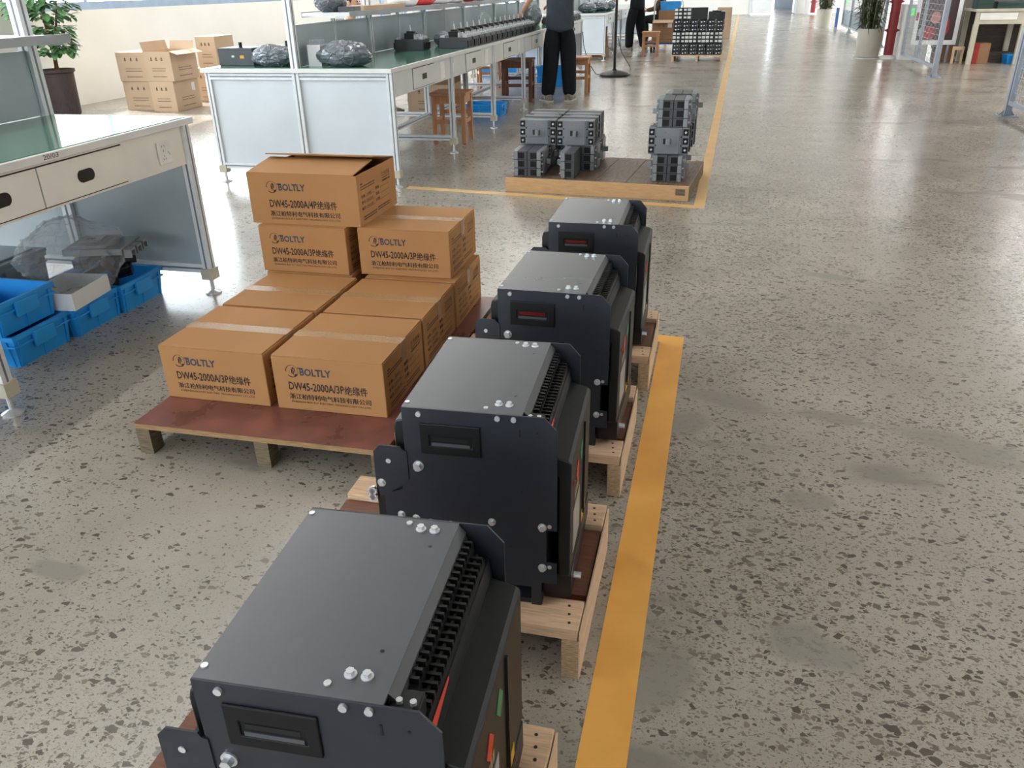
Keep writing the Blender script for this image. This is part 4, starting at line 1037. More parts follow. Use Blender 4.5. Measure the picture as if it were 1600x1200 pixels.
# orientations: x->world axis, y->world axis, z->world axis (columns)
O_FRONT = Matrix(((1, 0, 0), (0, 0, -1), (0, 1, 0))).to_euler()          # faces the camera: x->X, y->Z, z->-Y
O_BACK = Matrix(((-1, 0, 0), (0, 0, 1), (0, 1, 0))).to_euler()           # faces away: x->-X, y->Z, z->+Y
O_LEFT = Matrix(((0, 0, -1), (-1, 0, 0), (0, 1, 0))).to_euler()          # x->-Y, y->Z, z->-X
O_RIGHT = Matrix(((0, 0, 1), (1, 0, 0), (0, 1, 0))).to_euler()           # x->+Y, y->Z, z->+X
mg = 'grey moulded breakers on the orange pallet'
m0 = thing('moulded_breaker', 'x', 'circuit breaker', (0, 0, 0), 0, mg)
make_mccb(m0, True)
MP = 0.095
mcount = [0]
def mc(x, y, z, o, label):
    """x, y: the smallest world X and Y the case covers; z its underside"""
    off = {id(O_FRONT): (0, 0.105), id(O_BACK): (0.25, 0), id(O_LEFT): (0.105, 0.25), id(O_RIGHT): (0, 0)}[id(o)]
    loc = (x + off[0], y + off[1], z)
    if mcount[0] == 0:
        m0.location = loc; m0.rotation_euler = o; m0['label'] = label
    else: dup(m0, loc, label=label, rot=o)
    mcount[0] += 1
mp = thing('wooden_pallet', 'low orange-fronted pallet with brown boards, grey breakers stacked on it', 'pallet', (-1.352, 5.315, 0), -0.105 * 0 - 0.085)
for k in range(6):
    y0 = 0.0
    MB().box((k * 0.204, 0.0, MP - 0.018), (k * 0.204 + 0.2005, 0.80, MP)).build('deck_board', M['pallettop'], mp, bevel=0.0015)
MB().box((0.0, -0.018, 0.0), (1.221, 0.0, MP - 0.002)).build('front_board', M['palletfront'], mp, bevel=0.002)
MB().box((0.0, 0.80, 0.0), (1.221, 0.818, MP - 0.002)).build('rear_board', M['palletfront'], mp, bevel=0.002)
for x in (0.0, 0.40, 0.80, 1.185): MB().box((x, 0.0, 0), (x + 0.036, 0.80, MP - 0.018)).build('bearer', M['oldpine'], mp)
MB().box((1.14, -0.0186, 0.035), (1.20, -0.018, 0.075)).build('dark_stain', M['oldpine'], mp)
mc(-1.315, 5.335, MP, O_LEFT, 'front left grey breaker of the bottom layer of the left stack, lying on its side')
mc(-1.207, 5.330, MP, O_RIGHT, 'second grey breaker from the left in the front bottom row, lying on its side')
mc(-0.992, 5.310, MP, O_LEFT, 'grey breaker standing alone at the front of the bottom row, right of the gap')
mc(-1.315, 5.60, MP, O_LEFT, 'bottom layer grey breaker behind the front left one')
mc(-1.207, 5.60, MP, O_RIGHT, 'bottom layer grey breaker behind the second front one')
mc(-0.992, 5.575, MP, O_LEFT, 'bottom layer grey breaker behind the lone front one')
mc(-0.884, 5.575, MP, O_RIGHT, 'set-back grey breaker of the bottom layer at the right of the left stack')
mc(-1.315, 5.86, MP, O_LEFT, 'rear left grey breaker of the bottom layer'); mc(-1.207, 5.86, MP, O_RIGHT, 'second grey breaker from the left in the rear bottom row')
mc(-0.992, 5.84, MP, O_LEFT, 'third grey breaker in the rear bottom row'); mc(-0.884, 5.84, MP, O_RIGHT, 'rear right grey breaker of the bottom layer of the left stack')
zu = MP + 0.166
names = ['facing the camera', 'behind the one facing the camera', 'in the third row back', 'in the rearmost row']
for r_, (dy, o) in enumerate(((0.0, O_FRONT), (0.13, O_BACK), (0.285, O_FRONT), (0.415, O_BACK))):
    mc(-1.315, 5.60 + dy - 0.02 * (r_ == 0), zu, o, 'upper left grey breaker of the left stack, ' + names[r_])
    mc(-1.052, 5.585 + dy - 0.02 * (r_ == 0), zu, o, 'upper right grey breaker of the left stack, ' + names[r_])
mc(-0.392, 5.30, MP, O_LEFT, 'front left grey breaker at the foot of the right stack'); mc(-0.284, 5.30, MP, O_RIGHT, 'front right grey breaker at the foot of the right stack')
mc(-0.392, 5.58, MP, O_LEFT, 'rear left grey breaker at the foot of the right stack'); mc(-0.284, 5.58, MP, O_RIGHT, 'rear right grey breaker at the foot of the right stack')
mc(-0.415, 5.33, zu, O_FRONT, 'grey breaker facing the camera in the middle of the right stack'); mc(-0.405, 5.445, zu, O_BACK, 'grey breaker back to back with the middle one of the right stack')
mc(-0.395, 5.60, zu, O_FRONT, 'third grey breaker back in the middle of the right stack'); mc(-0.385, 5.72, zu, O_BACK, 'rear grey breaker in the middle of the right stack')
zu2 = zu + 0.166
mc(-0.378, 5.345, zu2, O_LEFT, 'front left grey breaker on top of the right stack'); mc(-0.270, 5.345, zu2, O_RIGHT, 'front right grey breaker on top of the right stack')
mc(-0.345, 5.66, zu2, O_LEFT, 'rear left grey breaker on top of the right stack'); mc(-0.237, 5.66, zu2, O_RIGHT, 'rear right grey breaker on top of the right stack')

# ------------------------------------------------------------------ black breakers on the far pallet
fp = thing('wooden_pallet', 'far pine pallet under the tall block of black breakers', 'pallet', (-0.875, 15.36, 0))
MB().box((0, 0, 0.085), (0.87, 0.95, 0.105)).build('deck', M['pine'], fp)
for x in (0.0, 0.415, 0.832): MB().box((x, 0.0, 0), (x + 0.038, 0.95, 0.085)).build('bearer', M['pine'], fp)
def make_black(root, kind):
    # 0.275 long (x), 0.185 wide(y), 0.135 deep(z): front towards +z
    MB().box((0, 0, 0), (0.275, 0.185, 0.12)).build('case', M['black'], root, bevel=0.003)
    MB().box((0.06, 0.02, 0.12), (0.205, 0.165, 0.135)).build('front_panel', M['black'], root, bevel=0.003)
    w = MB(); d = MB()
    for k in range(3):
        yc = 0.033 + k * 0.06
        for x0, x1 in ((0.004, 0.055), (0.215, 0.271)): w.box((x0, yc - 0.02, 0.12), (x1, yc + 0.02, 0.124))
        for x0, x1 in ((0.075, 0.12), (0.155, 0.2)): w.box((x0, yc - 0.016, 0.135), (x1, yc + 0.016, 0.136))
        for xe, s in ((0, -1), (0.275, 1)):
            d.box((min(xe, xe + s * 0.003), yc - 0.013, 0.03), (max(xe, xe + s * 0.003), yc + 0.002, 0.05)); d.box((min(xe, xe + s * 0.003), yc - 0.005, 0.075), (max(xe, xe + s * 0.003), yc + 0.005, 0.095))
    w.build('white_labels', M['label'], root); d.build('terminal', M['steel'], root)
fbg = 'black breakers on the far pallet'
f0 = thing('black_breaker', 'x', 'circuit breaker', (0, 0, 0), 0, fbg); make_black(f0, 0)
fcount = [0]
def fb(x, y, z, o, label):
    off = {id(O_FRONT): (0, 0.136), id(O_BACK): (0.275, 0), id(O_RIGHT): (0, 0)}[id(o)]
    loc = (x + off[0], y + off[1], z)
    if fcount[0] == 0: f0.location = loc; f0.rotation_euler = o; f0['label'] = label
    else: dup(f0, loc, label=label, rot=o)
    fcount[0] += 1
ordn = ['leftmost', 'second from the left', 'third from the left', 'fourth from the left', 'fifth from the left', 'rightmost']
for row, z in ((0, 0.105), (2, 0.479)):
    for k in range(6): fb(-0.872 + k * 0.1425, 15.375, z, O_RIGHT, '%s black breaker end-on in the %s layer of the far block' % (ordn[k], ('bottom', 'third')[row // 2]))
    for k in range(6): fb(-0.872 + k * 0.1425, 15.66, z, O_RIGHT, '%s black breaker in the hidden second row of the %s layer' % (ordn[k], ('bottom', 'third')[row // 2]))
for k in range(3): fb(-0.880 + k * 0.282, 15.375, 0.292, O_FRONT, '%s black breaker with white labels in the second layer of the far block' % ('left', 'middle', 'right')[k])
for k in range(3): fb(-0.880 + k * 0.282, 15.54, 0.292, O_FRONT, '%s black breaker behind the labelled second layer of the far block' % ('left', 'middle', 'right')[k])
for k in range(3): fb(-0.880 + k * 0.282, 15.70, 0.292, O_BACK, '%s black breaker at the back of the second layer of the far block' % ('left', 'middle', 'right')[k])
fb(-0.868, 15.39, 0.666, O_FRONT, 'black breaker with white labels on top of the far block at the left')
fb(-0.588, 15.39, 0.666, O_BACK, 'black breaker on top of the far block showing its plain dark back')
fl = dup(f0, (-0.30, 15.40, 0.666), label='black breaker lying flat on top of the far block at the right', rot=(0, 0, 0))
plain_carton('cardboard_carton', 'tall brown carton behind the far block of black breakers', (-0.22, 21.6, 0), 0, 0.34, 0.4, 0.68, False, m=M['cardpale'])
# ------------------------------------------------------------------ things on the long bench
BZ = 0.7802
def make_device(root):
    MB().box((0, 0, 0), (0.27, 0.22, 0.115)).build('device_case', M['mccbdark'], root, bevel=0.003)
    MB().cyl((0.15, 0.06, 0.115), (0.15, 0.06, 0.15), 0.012, n=12).build('knob', M['black'], root)
    MB().box((0.105, -0.0008, 0.055), (0.125, 0, 0.068)).build('white_sticker', M['label'], root)
    MB().box((0.17, -0.0008, 0.048), (0.20, 0, 0.068)).build('yellow_sticker', M['yellow'], root)
d0 = thing('black_device', 'nearer black device with a yellow sticker at the near end of the long bench', 'device', (-3.45, 5.43, BZ), 0.0, 'black devices at the near end of the long bench')
make_device(d0)
dup(d0, (-3.16, 5.56, BZ), 0.0, 'farther black device at the near end of the long bench, behind the bag')
def bag(label, loc, r, seed, m='foil', name='plastic_bag', amp=0.13, cat='bag', nu=72, nv=44):
    return tag(MB().ball((0, 0, r[2] * 0.85), r, nu, nv, film(seed, amp, 1.5)).flat().build(name, M[m], loc=loc, smooth=True), label, cat)
bag('crumpled grey bag of parts leaning on the near centre post of the long bench', (-3.02, 5.42, BZ), (0.15, 0.09, 0.075), 5)
bag('large shiny grey film bag at the near right corner of the long bench', (-2.49, 5.43, BZ), (0.19, 0.13, 0.085), 9)
wb = thing('white_carton', 'narrow white box of tubes standing beside the near centre post', 'box', (-2.745, 5.40, BZ), 0.0)
t = MB().box((0, 0, 0), (0.095, 0.12, 0.003)).box((0, 0, 0.003), (0.095, 0.003, 0.135)).box((0, 0.117, 0.003), (0.095, 0.12, 0.135)).box((0, 0.003, 0.003), (0.003, 0.117, 0.135)).box((0.092, 0.003, 0.003), (0.095, 0.117, 0.135))
t.build('box_body', M['white'], wb)
tu = MB()
for k in range(4):
    for j in range(3): tu.cyl((0.016 + 0.021 * k, 0.025 + 0.033 * j, 0.003), (0.016 + 0.021 * k, 0.025 + 0.033 * j, 0.165), 0.009, n=8)
tu.build('tubes', M['plastic'], wb)
bag('small shiny bag beside the first breaker of the long row', (-2.44, 7.45, BZ), (0.09, 0.07, 0.06), 13)
bag('dark clear bag standing behind the row of breakers on the bench', (-2.50, 9.0, BZ), (0.10, 0.09, 0.12), 17, 'plastic')
bag('clear crumpled bag beyond the worker at the far end of the bench row', (-2.45, 11.2, BZ), (0.12, 0.14, 0.13), 19, 'foil')

def make_open_breaker(root):
    """open breaker frame with its mechanism on show; x is length"""
    MB().box((0, 0, 0), (0.25, 0.165, 0.085)).build('case', M['mccbdark'], root, bevel=0.003)
    e = MB(); s = MB()
    for k in range(3):
        yc = 0.03 + k * 0.0525
        e.box((0.25, yc - 0.02, 0.01), (0.262, yc + 0.02, 0.06)); e.box((-0.012, yc - 0.02, 0.01), (0.0, yc + 0.02, 0.06))
        s.box((0.215, yc - 0.012, 0.085), (0.245, yc + 0.012, 0.105)); s.box((0.01, yc - 0.012, 0.085), (0.05, yc + 0.012, 0.1)); s.cyl((0.18, yc, 0.085), (0.18, yc, 0.105), 0.008, n=8).cyl((0.2, yc + 0.012, 0.085), (0.2, yc + 0.012, 0.118), 0.005, n=8).box((0.168, yc - 0.016, 0.085), (0.176, yc + 0.016, 0.122))
    e.build('terminal_block', M['black'], root); s.build('contact', M['steel'], root)
    mch = MB().box((0.075, 0.04, 0.085), (0.165, 0.125, 0.13)).box((0.09, 0.055, 0.13), (0.15, 0.11, 0.145))
    mch.build('mechanism', M['black'], root, bevel=0.003)
    MB().cyl((0.12, 0.082, 0.145), (0.115, 0.082, 0.19), 0.006, n=8).build('toggle_stem', M['label'], root)
ob = thing('open_breaker', 'open black breaker lying alone on the green bench top, nearest of all', 'circuit breaker', (-2.66, 6.80, BZ), 0, 'open breakers lined along the bench')
make_open_breaker(ob)
nm = ['first', 'second', 'third', 'fourth', 'fifth', 'sixth', 'seventh', 'eighth', 'ninth', 'tenth', 'eleventh', 'twelfth', 'thirteenth', 'fourteenth']
for k in range(30):
    y = 7.03 + k * 0.197
    if k < 14: lb = '%s open breaker from the near end of the row along the bench edge' % nm[k]
    elif k < 24: lb = 'open breaker of the bench row hidden behind the worker'
    else: lb = '%s open breaker from the far end of the row, beyond the worker' % nm[29 - k]
    if 14 <= k < 22: continue
    dup(ob, (-2.35, y, BZ), 0.0, lb)
# goods on the shelf above the long bench
SZ = 1.1004
bag('grey bag of parts on the shelf above the near bay of the long bench', (-2.84, 6.05, SZ), (0.10, 0.16, 0.07), 23)
sb = thing('black_part', 'dark flat part sticking out of the shelf above the near bay', 'part', (-2.72, 5.9, SZ), 0.2)
MB().box((0, 0, 0), (0.12, 0.22, 0.035)).build('part_body', M['mccbdark'], sb, bevel=0.003)
tag(MB().box((0, 0, 0), (0.22, 0.9, 0.03)).build('cardboard_sheet', M['cardpale'], loc=(-2.93, 6.35, SZ), bevel=0.002), 'flat cardboard sheet lying on the shelf of the long bench', 'cardboard')
rd = random.Random(6)
for k in range(7):
    m_ = ('white', 'redpack', 'white', 'label', 'redpack', 'white', 'foil')[k]
    o = MB().ball((0, 0, 0.045), (0.13, 0.20, 0.055), 24, 14, crumple(30 + k, 0.12, 1.6)).flat().build('goods_packet', M[m_], loc=(-2.80, 7.45 + k * 0.47, SZ), smooth=True)
    tag(o, '%s %s packet from the near end of the shelf above the long bench' % (nm[k], {'white': 'white', 'redpack': 'red', 'label': 'white', 'foil': 'grey'}[m_]), 'packet', 'packets on the bench shelf')

# ------------------------------------------------------------------ people
def skin_obj(name, verts, edges, rad, m, parent, root=0, sub=2):
    me = bpy.data.meshes.new(name); me.from_pydata([tuple(v) for v in verts], edges, []); me.update()
    me.materials.append(m)
    o = bpy.data.objects.new(name, me); COL.objects.link(o); o.parent = parent
    sk = o.modifiers.new('skin', 'SKIN'); sk.use_smooth_shade = True; sk.branch_smoothing = 0.4
    for i, r in enumerate(rad):
        d = me.skin_vertices[0].data[i]
        d.radius = r if isinstance(r, tuple) else (r, r); d.use_root = (i == root)
    sb_ = o.modifiers.new('subdivision', 'SUBSURF'); sb_.levels = sub; sb_.render_levels = sub
    return o

class G:
    def __init__(s): s.v = []; s.e = []; s.r = []
    def add(s, p, r, prev=None):
        s.v.append(Vector(p)); s.r.append(r)
        i = len(s.v) - 1
        if prev is not None: s.e.append((prev, i))
        return i
    def chain(s, pts, prev=None):
        for p, r in pts: prev = s.add(p, r, prev)
        return prev

def hand(g, wrist_i, w, d, n, side, curl=0.35):
    """palm and five fingers; d points along the hand, n out of the back of the hand, side towards the thumb"""
    w = Vector(w); d = Vector(d).normalized(); side = Vector(side).normalized(); n = Vector(n).normalized()
    pc = g.add(w + d * 0.05, 0.026, wrist_i)
    for k, (off, L_) in enumerate(((0.027, 0.072), (0.009, 0.08), (-0.009, 0.074), (-0.026, 0.058))):
        a = w + d * 0.088 + side * off
        b = a + (d - n * curl).normalized() * L_ * 0.5
        c = b + (d - n * curl * 3).normalized() * L_ * 0.5
        g.chain(((a, 0.0105), (b, 0.0095), (c, 0.0075)), pc)
    a = w + d * 0.045 + side * 0.036; b = a + (d * 0.6 + side * 0.7 - n * 0.3).normalized() * 0.035; c = b + (d - n * 0.4).normalized() * 0.03
    g.chain(((a, 0.012), (b, 0.0105), (c, 0.008)), pc)

def person(name, label, loc, rz, J, top, legs, shoe, scale=1.0, sleeve=0.55, bare_shin=False):
    """J: joints in the person's own frame, facing +Y, right hand +X"""
    root = thing(name, label, 'person', loc, rz)
    root.scale = (scale,) * 3
    V = {k: Vector(v) for k, v in J.items()}
    hip = (V['hipL'] + V['hipR']) / 2
    g = G()
    p0 = g.add(hip, (0.11, 0.08))
    ch = (V['shL'] + V['shR']) / 2
    sp = g.add(hip.lerp(ch, 0.4), (0.125, 0.09), p0); c1 = g.add(hip.lerp(ch, 0.82), (0.14, 0.10), sp)
    nk0 = g.add(ch + Vector((0, 0, 0.02)), 0.07, c1)
    hd = V['head']
    nk = g.add(ch.lerp(hd, 0.45), 0.05, nk0)
    h1 = g.add(hd - Vector((0, -0.01, 0.05)), 0.068, nk); h2 = g.add(hd + Vector((0, 0, 0.03)), 0.082, h1); g.add(hd + Vector((0, -0.01, 0.10)), 0.06, h2)
    for s in ('L', 'R'):
        sh, el, wr = V['sh' + s], V['el' + s], V['wr' + s]
        a = g.chain(((sh, 0.055), (sh.lerp(el, 0.5), 0.046), (el, 0.039), (el.lerp(wr, 0.35), 0.038), (wr, 0.025)), c1)
        d = (wr - el).normalized()
        fw = Vector((0, 1, 0)) if abs(d.y) < 0.8 else Vector((0, 0, 1))
        sd = (fw - d * fw.dot(d)).normalized()
        nn = d.cross(sd) * (1 if s == 'L' else -1)
        hand(g, a, wr, d, nn, sd)
        hp, kn, an, to = V['hip' + s], V['kn' + s], V['an' + s], V['to' + s]
        g.chain(((hp, 0.08), (hp.lerp(kn, 0.5), 0.068), (kn, 0.052), (kn.lerp(an, 0.35), 0.056), (an, 0.038), (an.lerp(to, 0.6) - Vector((0, 0, 0.01)), 0.035), (to, 0.026)), p0)
    body = skin_obj('body', g.v, g.e, g.r, M['skin'], root)
    # face
    f = MB()
    for sx in (-1, 1):
        f.ball(hd + Vector((sx * 0.03, 0.078, 0.03)), (0.012, 0.006, 0.007), 10, 6)
    f.build('eyes', M['hair'], body, smooth=True)
    f = MB().ball(hd + Vector((0, 0.088, 0.0)), (0.013, 0.016, 0.022), 10, 8)
    for sx in (-1, 1): f.ball(hd + Vector((sx * 0.083, -0.005, 0.015)), (0.01, 0.02, 0.03), 10, 8)
    f.build('nose_and_ears', M['skin'], body, smooth=True)
    MB().ball(hd + Vector((0, 0.074, -0.045)), (0.022, 0.006, 0.006), 10, 6).build('mouth', M['redprint'], body, smooth=True)
    MB().ball(hd + Vector((0, -0.018, 0.065)), (0.092, 0.098, 0.088), 18, 12, lambda d: 1 if not (d.y > 0.45 and d.z < 0.35) else 0.8).build('hair', M['hair'], root, smooth=True)
    # shirt
    g = G(); a00 = g.add(hip + Vector((0, 0, -0.12)) * (1 if hip.z > 0.7 else 0.3), (0.18, 0.145)); a0 = g.add(hip + Vector((0, 0, -0.02)), (0.18, 0.145), a00); a1 = g.add(hip.lerp(ch, 0.4), (0.175, 0.135), a0); a2 = g.add(hip.lerp(ch, 0.82), (0.18, 0.135), a1); g.add(ch + Vector((0, 0, 0.02)), 0.078, a2)
    for s in ('L', 'R'):
        sh, el, wr = V['sh' + s], V['el' + s], V['wr' + s]
        if sleeve <= 1: g.chain(((sh, 0.072), (sh.lerp(el, sleeve * 0.6), 0.066), (sh.lerp(el, sleeve), 0.064)), a2)
        else: g.chain(((sh, 0.072), (sh.lerp(el, 0.6), 0.062), (el, 0.055), (el.lerp(wr, 0.6), 0.047), (el.lerp(wr, 0.93), 0.042)), a2)
    skin_obj('shirt', g.v, g.e, g.r, top, root)
    g = G(); a0 = g.add(hip + Vector((0, 0, 0.12)), (0.15, 0.12)); a1 = g.add(hip + Vector((0, 0, -0.02)), (0.165, 0.13), a0)
    for s in ('L', 'R'):
        hp, kn, an = V['hip' + s], V['kn' + s], V['an' + s]
        if bare_shin: g.chain(((hp, 0.108), (hp.lerp(kn, 0.5), 0.096), (kn.lerp(hp, 0.1), 0.085)), a1)
        else: g.chain(((hp, 0.115), (hp.lerp(kn, 0.5), 0.112), (kn, 0.1), (kn.lerp(an, 0.5), 0.095), (an.lerp(kn, 0.12), 0.088), (an.lerp(kn, -0.06), 0.08)), a1)
    skin_obj('trousers', g.v, g.e, g.r, legs, root)
    for s in ('L', 'R'):
        an, to = V['an' + s], V['to' + s]
        d = Vector((to.x - an.x, to.y - an.y, 0)).normalized(); q = Vector((d.y, -d.x, 0)); o = Vector((an.x, an.y, an.z - 0.08))
        Mt = Matrix(((q.x, d.x, 0, o.x), (q.y, d.y, 0, o.y), (0, 0, 1, o.z), (0, 0, 0, 1)))
        prof = [(-0.075, 0.035), (-0.05, 0.045), (0.0, 0.042), (0.08, 0.05), (0.14, 0.046), (0.18, 0.022)]
        sh_ = MB(); v = []; nseg = 10
        hts = [0.085, 0.10, 0.098, 0.07, 0.055, 0.042]
        for (y, w), h in zip(prof, hts):
            for i in range(nseg):
                a = PI * i / (nseg - 1)
                v.append((w * math.cos(a), y, 0.015 + (h - 0.015) * math.sin(a) ** 0.7))
        fs = []
        for i in range(len(prof) - 1):
            fs += [(i * nseg + j, i * nseg + j + 1, (i + 1) * nseg + j + 1, (i + 1) * nseg + j) for j in range(nseg - 1)]
            fs.append((i * nseg, (i + 1) * nseg, (i + 1) * nseg + nseg - 1, i * nseg + nseg - 1))
        fs += [tuple(range(nseg)), tuple(range((len(prof) - 1) * nseg, len(prof) * nseg))]
        sh_.raw(v, fs, Mt)
        so_ = sh_.build('shoe', shoe, root, smooth=True)
        pts = [(w + 0.003, y) for y, w in prof] + [(-w - 0.003, y) for y, w in reversed(prof)]
        MB().prism(pts, 'z', 0.0, 0.02, Mt).build('sole', M['sole'], so_)
        if bare_shin: MB().cyl(an + Vector((0, 0, -0.01)), an + Vector((0, 0, 0.07)), 0.047, 0.052, 14).build('sock', M['label'], so_)
    return root

stand = dict(hipL=(-0.085, 0, 0.86), hipR=(0.085, 0, 0.86), shL=(-0.175, 0, 1.36), shR=(0.175, 0, 1.36), head=(0, 0.03, 1.55),
             elL=(-0.23, -0.03, 1.08), wrL=(-0.24, 0.06, 0.84), elR=(0.23, -0.03, 1.08), wrR=(0.24, 0.06, 0.84),
             knL=(-0.10, 0.02, 0.47), anL=(-0.12, -0.02, 0.08), toL=(-0.14, 0.12, 0.03), knR=(0.10, 0.02, 0.47), anR=(0.12, -0.02, 0.08), toR=(0.15, 0.12, 0.03))
w1 = dict(stand, elL=(-0.31, 0.05, 1.15), wrL=(-0.42, 0.10, 0.98), elR=(0.16, 0.2, 1.10), wrR=(-0.05, 0.33, 1.05), head=(-0.02, 0.07, 1.53), anL=(-0.14, 0.0, 0.08), toL=(-0.2, 0.14, 0.03), anR=(0.12, 0.02, 0.08), toR=(0.17, 0.16, 0.03))
person('person', 'person in a charcoal T-shirt and black trousers standing at the long bench', (-1.845, 9.92, 0), 0.25, w1, M['cloth'], M['trousers'], M['shoe'], 1.0, 0.6)
person('person', 'person in black standing at the far bench beyond the fan, in pale trainers', (-1.75, 17.85, 0), 0.9, dict(stand, knL=(-0.13, 0.06, 0.47), anL=(-0.2, 0.0, 0.08), toL=(-0.26, 0.13, 0.03), knR=(0.13, 0.02, 0.47), anR=(0.19, -0.05, 0.08), toR=(0.24, 0.08, 0.03), elL=(-0.24, 0.1, 1.1), wrL=(-0.2, 0.35, 1.0), elR=(0.24, 0.1, 1.1), wrR=(0.15, 0.36, 1.0)), M['trousers'], M['trousers'], M['shoewhite'], 0.98, 1.5)
sit = dict(hipL=(-0.09, 0, 0.50), hipR=(0.09, 0, 0.50), shL=(-0.17, 0.05, 0.97), shR=(0.17, 0.05, 0.97), head=(0, 0.10, 1.16), elL=(-0.22, 0.12, 0.72), wrL=(-0.14, 0.34, 0.68), elR=(0.22, 0.12, 0.72), wrR=(0.14, 0.34, 0.68),
           knL=(-0.12, 0.42, 0.50), anL=(-0.13, 0.38, 0.08), toL=(-0.14, 0.52, 0.03), knR=(0.12, 0.42, 0.50), anR=(0.13, 0.38, 0.08), toR=(0.14, 0.52, 0.03))
person('person', 'person in a brown jacket sitting by the far end of the far bench', (-1.42, 20.2, 0), 1.45, sit, M['brown'], M['trousers'], M['shoewhite'], 1.0, 1.5)
dup(s0, (-1.44, 20.2, 0), 0.0, 'orange-brown wooden stool under the seated person in the brown jacket')
person('person', 'person seated behind the long bench, only a bare shin and trainer showing', (-3.92, 8.66, 0), -PI / 2, sit, M['cloth'], M['brown'], M['shoe'], 0.95, 0.6, True)
dup(s0, (-3.92, 8.66, 0), 0.0, 'orange-brown wooden stool under the person seated behind the long bench')

# ------------------------------------------------------------------ standing fan
fn = thing('standing_fan', 'black standing fan on a round weighted base in the aisle', 'fan', (-1.56, 12.85, 0))
MB().lathe([(0.226, 0.0), (0.228, 0.03), (0.19, 0.05), (0.10, 0.075), (0.04, 0.085), (0.03, 0.10)], n=36).build('base', M['black'], fn, smooth=True)
MB().cyl((0, 0, 0.10), (0, 0, 1.25), 0.021, n=16).build('pole', M['black'], fn)
MB().cyl((0, -0.0, 1.25), (0, 0, 1.36), 0.03, n=14).ball((0, 0.06, 1.42), (0.07, 0.13, 0.07), 16, 10).build('motor', M['black'], fn, smooth=True)
gr = MB()
for rr in (0.30, 0.2, 0.1):
    for yy in (-0.12, -0.02): gr.tube([(rr * math.cos(2 * PI * i / 32), yy, 1.42 + rr * math.sin(2 * PI * i / 32)) for i in range(33)], 0.004)
for i in range(24):
    a = 2 * PI * i / 24; gr.tube([(0.03 * math.cos(a), -0.13, 1.42 + 0.03 * math.sin(a)), (0.3 * math.cos(a), -0.07, 1.42 + 0.3 * math.sin(a))], 0.0025, 4)
gr.build('guard', M['steel'], fn)
for k in range(3):
    q = Matrix.Translation((0, -0.07, 1.42)) @ Matrix.Rotation(2 * PI * k / 3, 4, 'Y')
    MB().prism([(0.03, -0.02), (0.26, -0.07), (0.27, 0.06), (0.03, 0.03)], 'y', -0.003, 0.003, q).build('blade', M['black'], fn)
tag(MB().tube([(-2.09, 13.12, 0.60), (-2.07, 13.1, 0.42), (-2.0, 13.05, 0.2), (-1.86, 12.98, 0.02), (-1.80, 12.95, 0.006), (-1.74, 13.02, 0.006), (-1.60, 13.10, 0.006), (-1.33, 12.98, 0.006), (-1.36, 13.1, 0.12), (-1.48, 13.0, 0.32), (-1.53, 12.86, 0.55)], 0.006, 6).build('power_cable', M['black']), 'thin black cable trailing from the bench end to the standing fan', 'cable')

# ------------------------------------------------------------------ trolley with boxes
tl = thing('platform_trolley', 'blue platform trolley with a pale tube handle behind the far stool', 'trolley', (-1.50, 17.35, 0))
MB().box((0, 0, 0.15), (0.68, 0.95, 0.18)).build('deck', M['trolley'], tl, bevel=0.006)
for x in (0.10, 0.58):
    for y in (0.10, 0.85):
        c = MB().cyl((x - 0.018, y, 0.06), (x + 0.018, y, 0.06), 0.06, n=20).build('wheel', M['black'], tl)
        MB().box((x - 0.03, y - 0.02, 0.06), (x - 0.022, y + 0.02, 0.15)).box((x + 0.022, y - 0.02, 0.06), (x + 0.03, y + 0.02, 0.15)).build('castor_fork', M['steel'], c)
MB().tube([(0.06, 0.93, 0.18), (0.06, 0.93, 0.85), (0.09, 0.93, 0.92), (0.15, 0.93, 0.95), (0.55, 0.93, 0.95), (0.61, 0.93, 0.92), (0.63, 0.93, 0.85), (0.63, 0.93, 0.18)], 0.016, 8).build('handle', M['edge'], tl)
b_ = plain_carton('cardboard_carton', 'brown open carton on the trolley with a pale flap folded out', (-1.40, 17.38, 0.181), 0, 0.48, 0.42, 0.40, group='cartons on the trolley', m=M['carddull'])
MB().prism([(-0.10, 0.36), (-0.10, 0.363), (0.0, 0.405), (0.0, 0.402)], 'x', 0.02, 0.40).build('top_flap', M['cardpale'], b_)
MB().box((0.30, -0.002, 0.27), (0.38, -0.0005, 0.35)).build('paper_label', M['label'], b_)
plain_carton('cardboard_carton', 'taller brown carton at the back of the trolley', (-1.32, 17.83, 0.181), 0, 0.45, 0.36, 0.56, False, group='cartons on the trolley', m=M['carddull'])
bb = thing('plastic_crate', 'bright blue crate on top of the rear carton on the trolley', 'crate', (-1.30, 17.85, 0.742))
make_crate(bb, 0.40, 0.30, 0.16, M['sky_blue'])
tag(MB().tube([(-1.9, 20.9, 0.006), (-1.7, 20.7, 0.006), (-1.6, 20.9, 0.006)], 0.01).build('hose', M['black']), 'short dark hose on the floor by the far bench', 'hose')
for (x, y, z, lb, sd_) in ((-2.45, 15.9, BZ, 'crumpled clear bag at the near end of the far bench', 41), (-2.35, 16.8, BZ, 'dark pink-grey bag on the far bench beside the person in black', 43), (-2.3, 17.4, BZ, 'second crumpled bag on the far bench, behind the person in black', 47)):
    bag(lb, (x, y, z), (0.16, 0.2, 0.09), sd_, 'foil')
for k in range(3):
    plain_carton('cardboard_carton', '%s small brown carton under the far bench' % ('bottom', 'middle', 'top')[k], (-2.45, 16.35, k * 0.172), 0.05 * k, 0.30, 0.40, 0.17, False, group='small cartons under the far bench', m=M['carddull'])

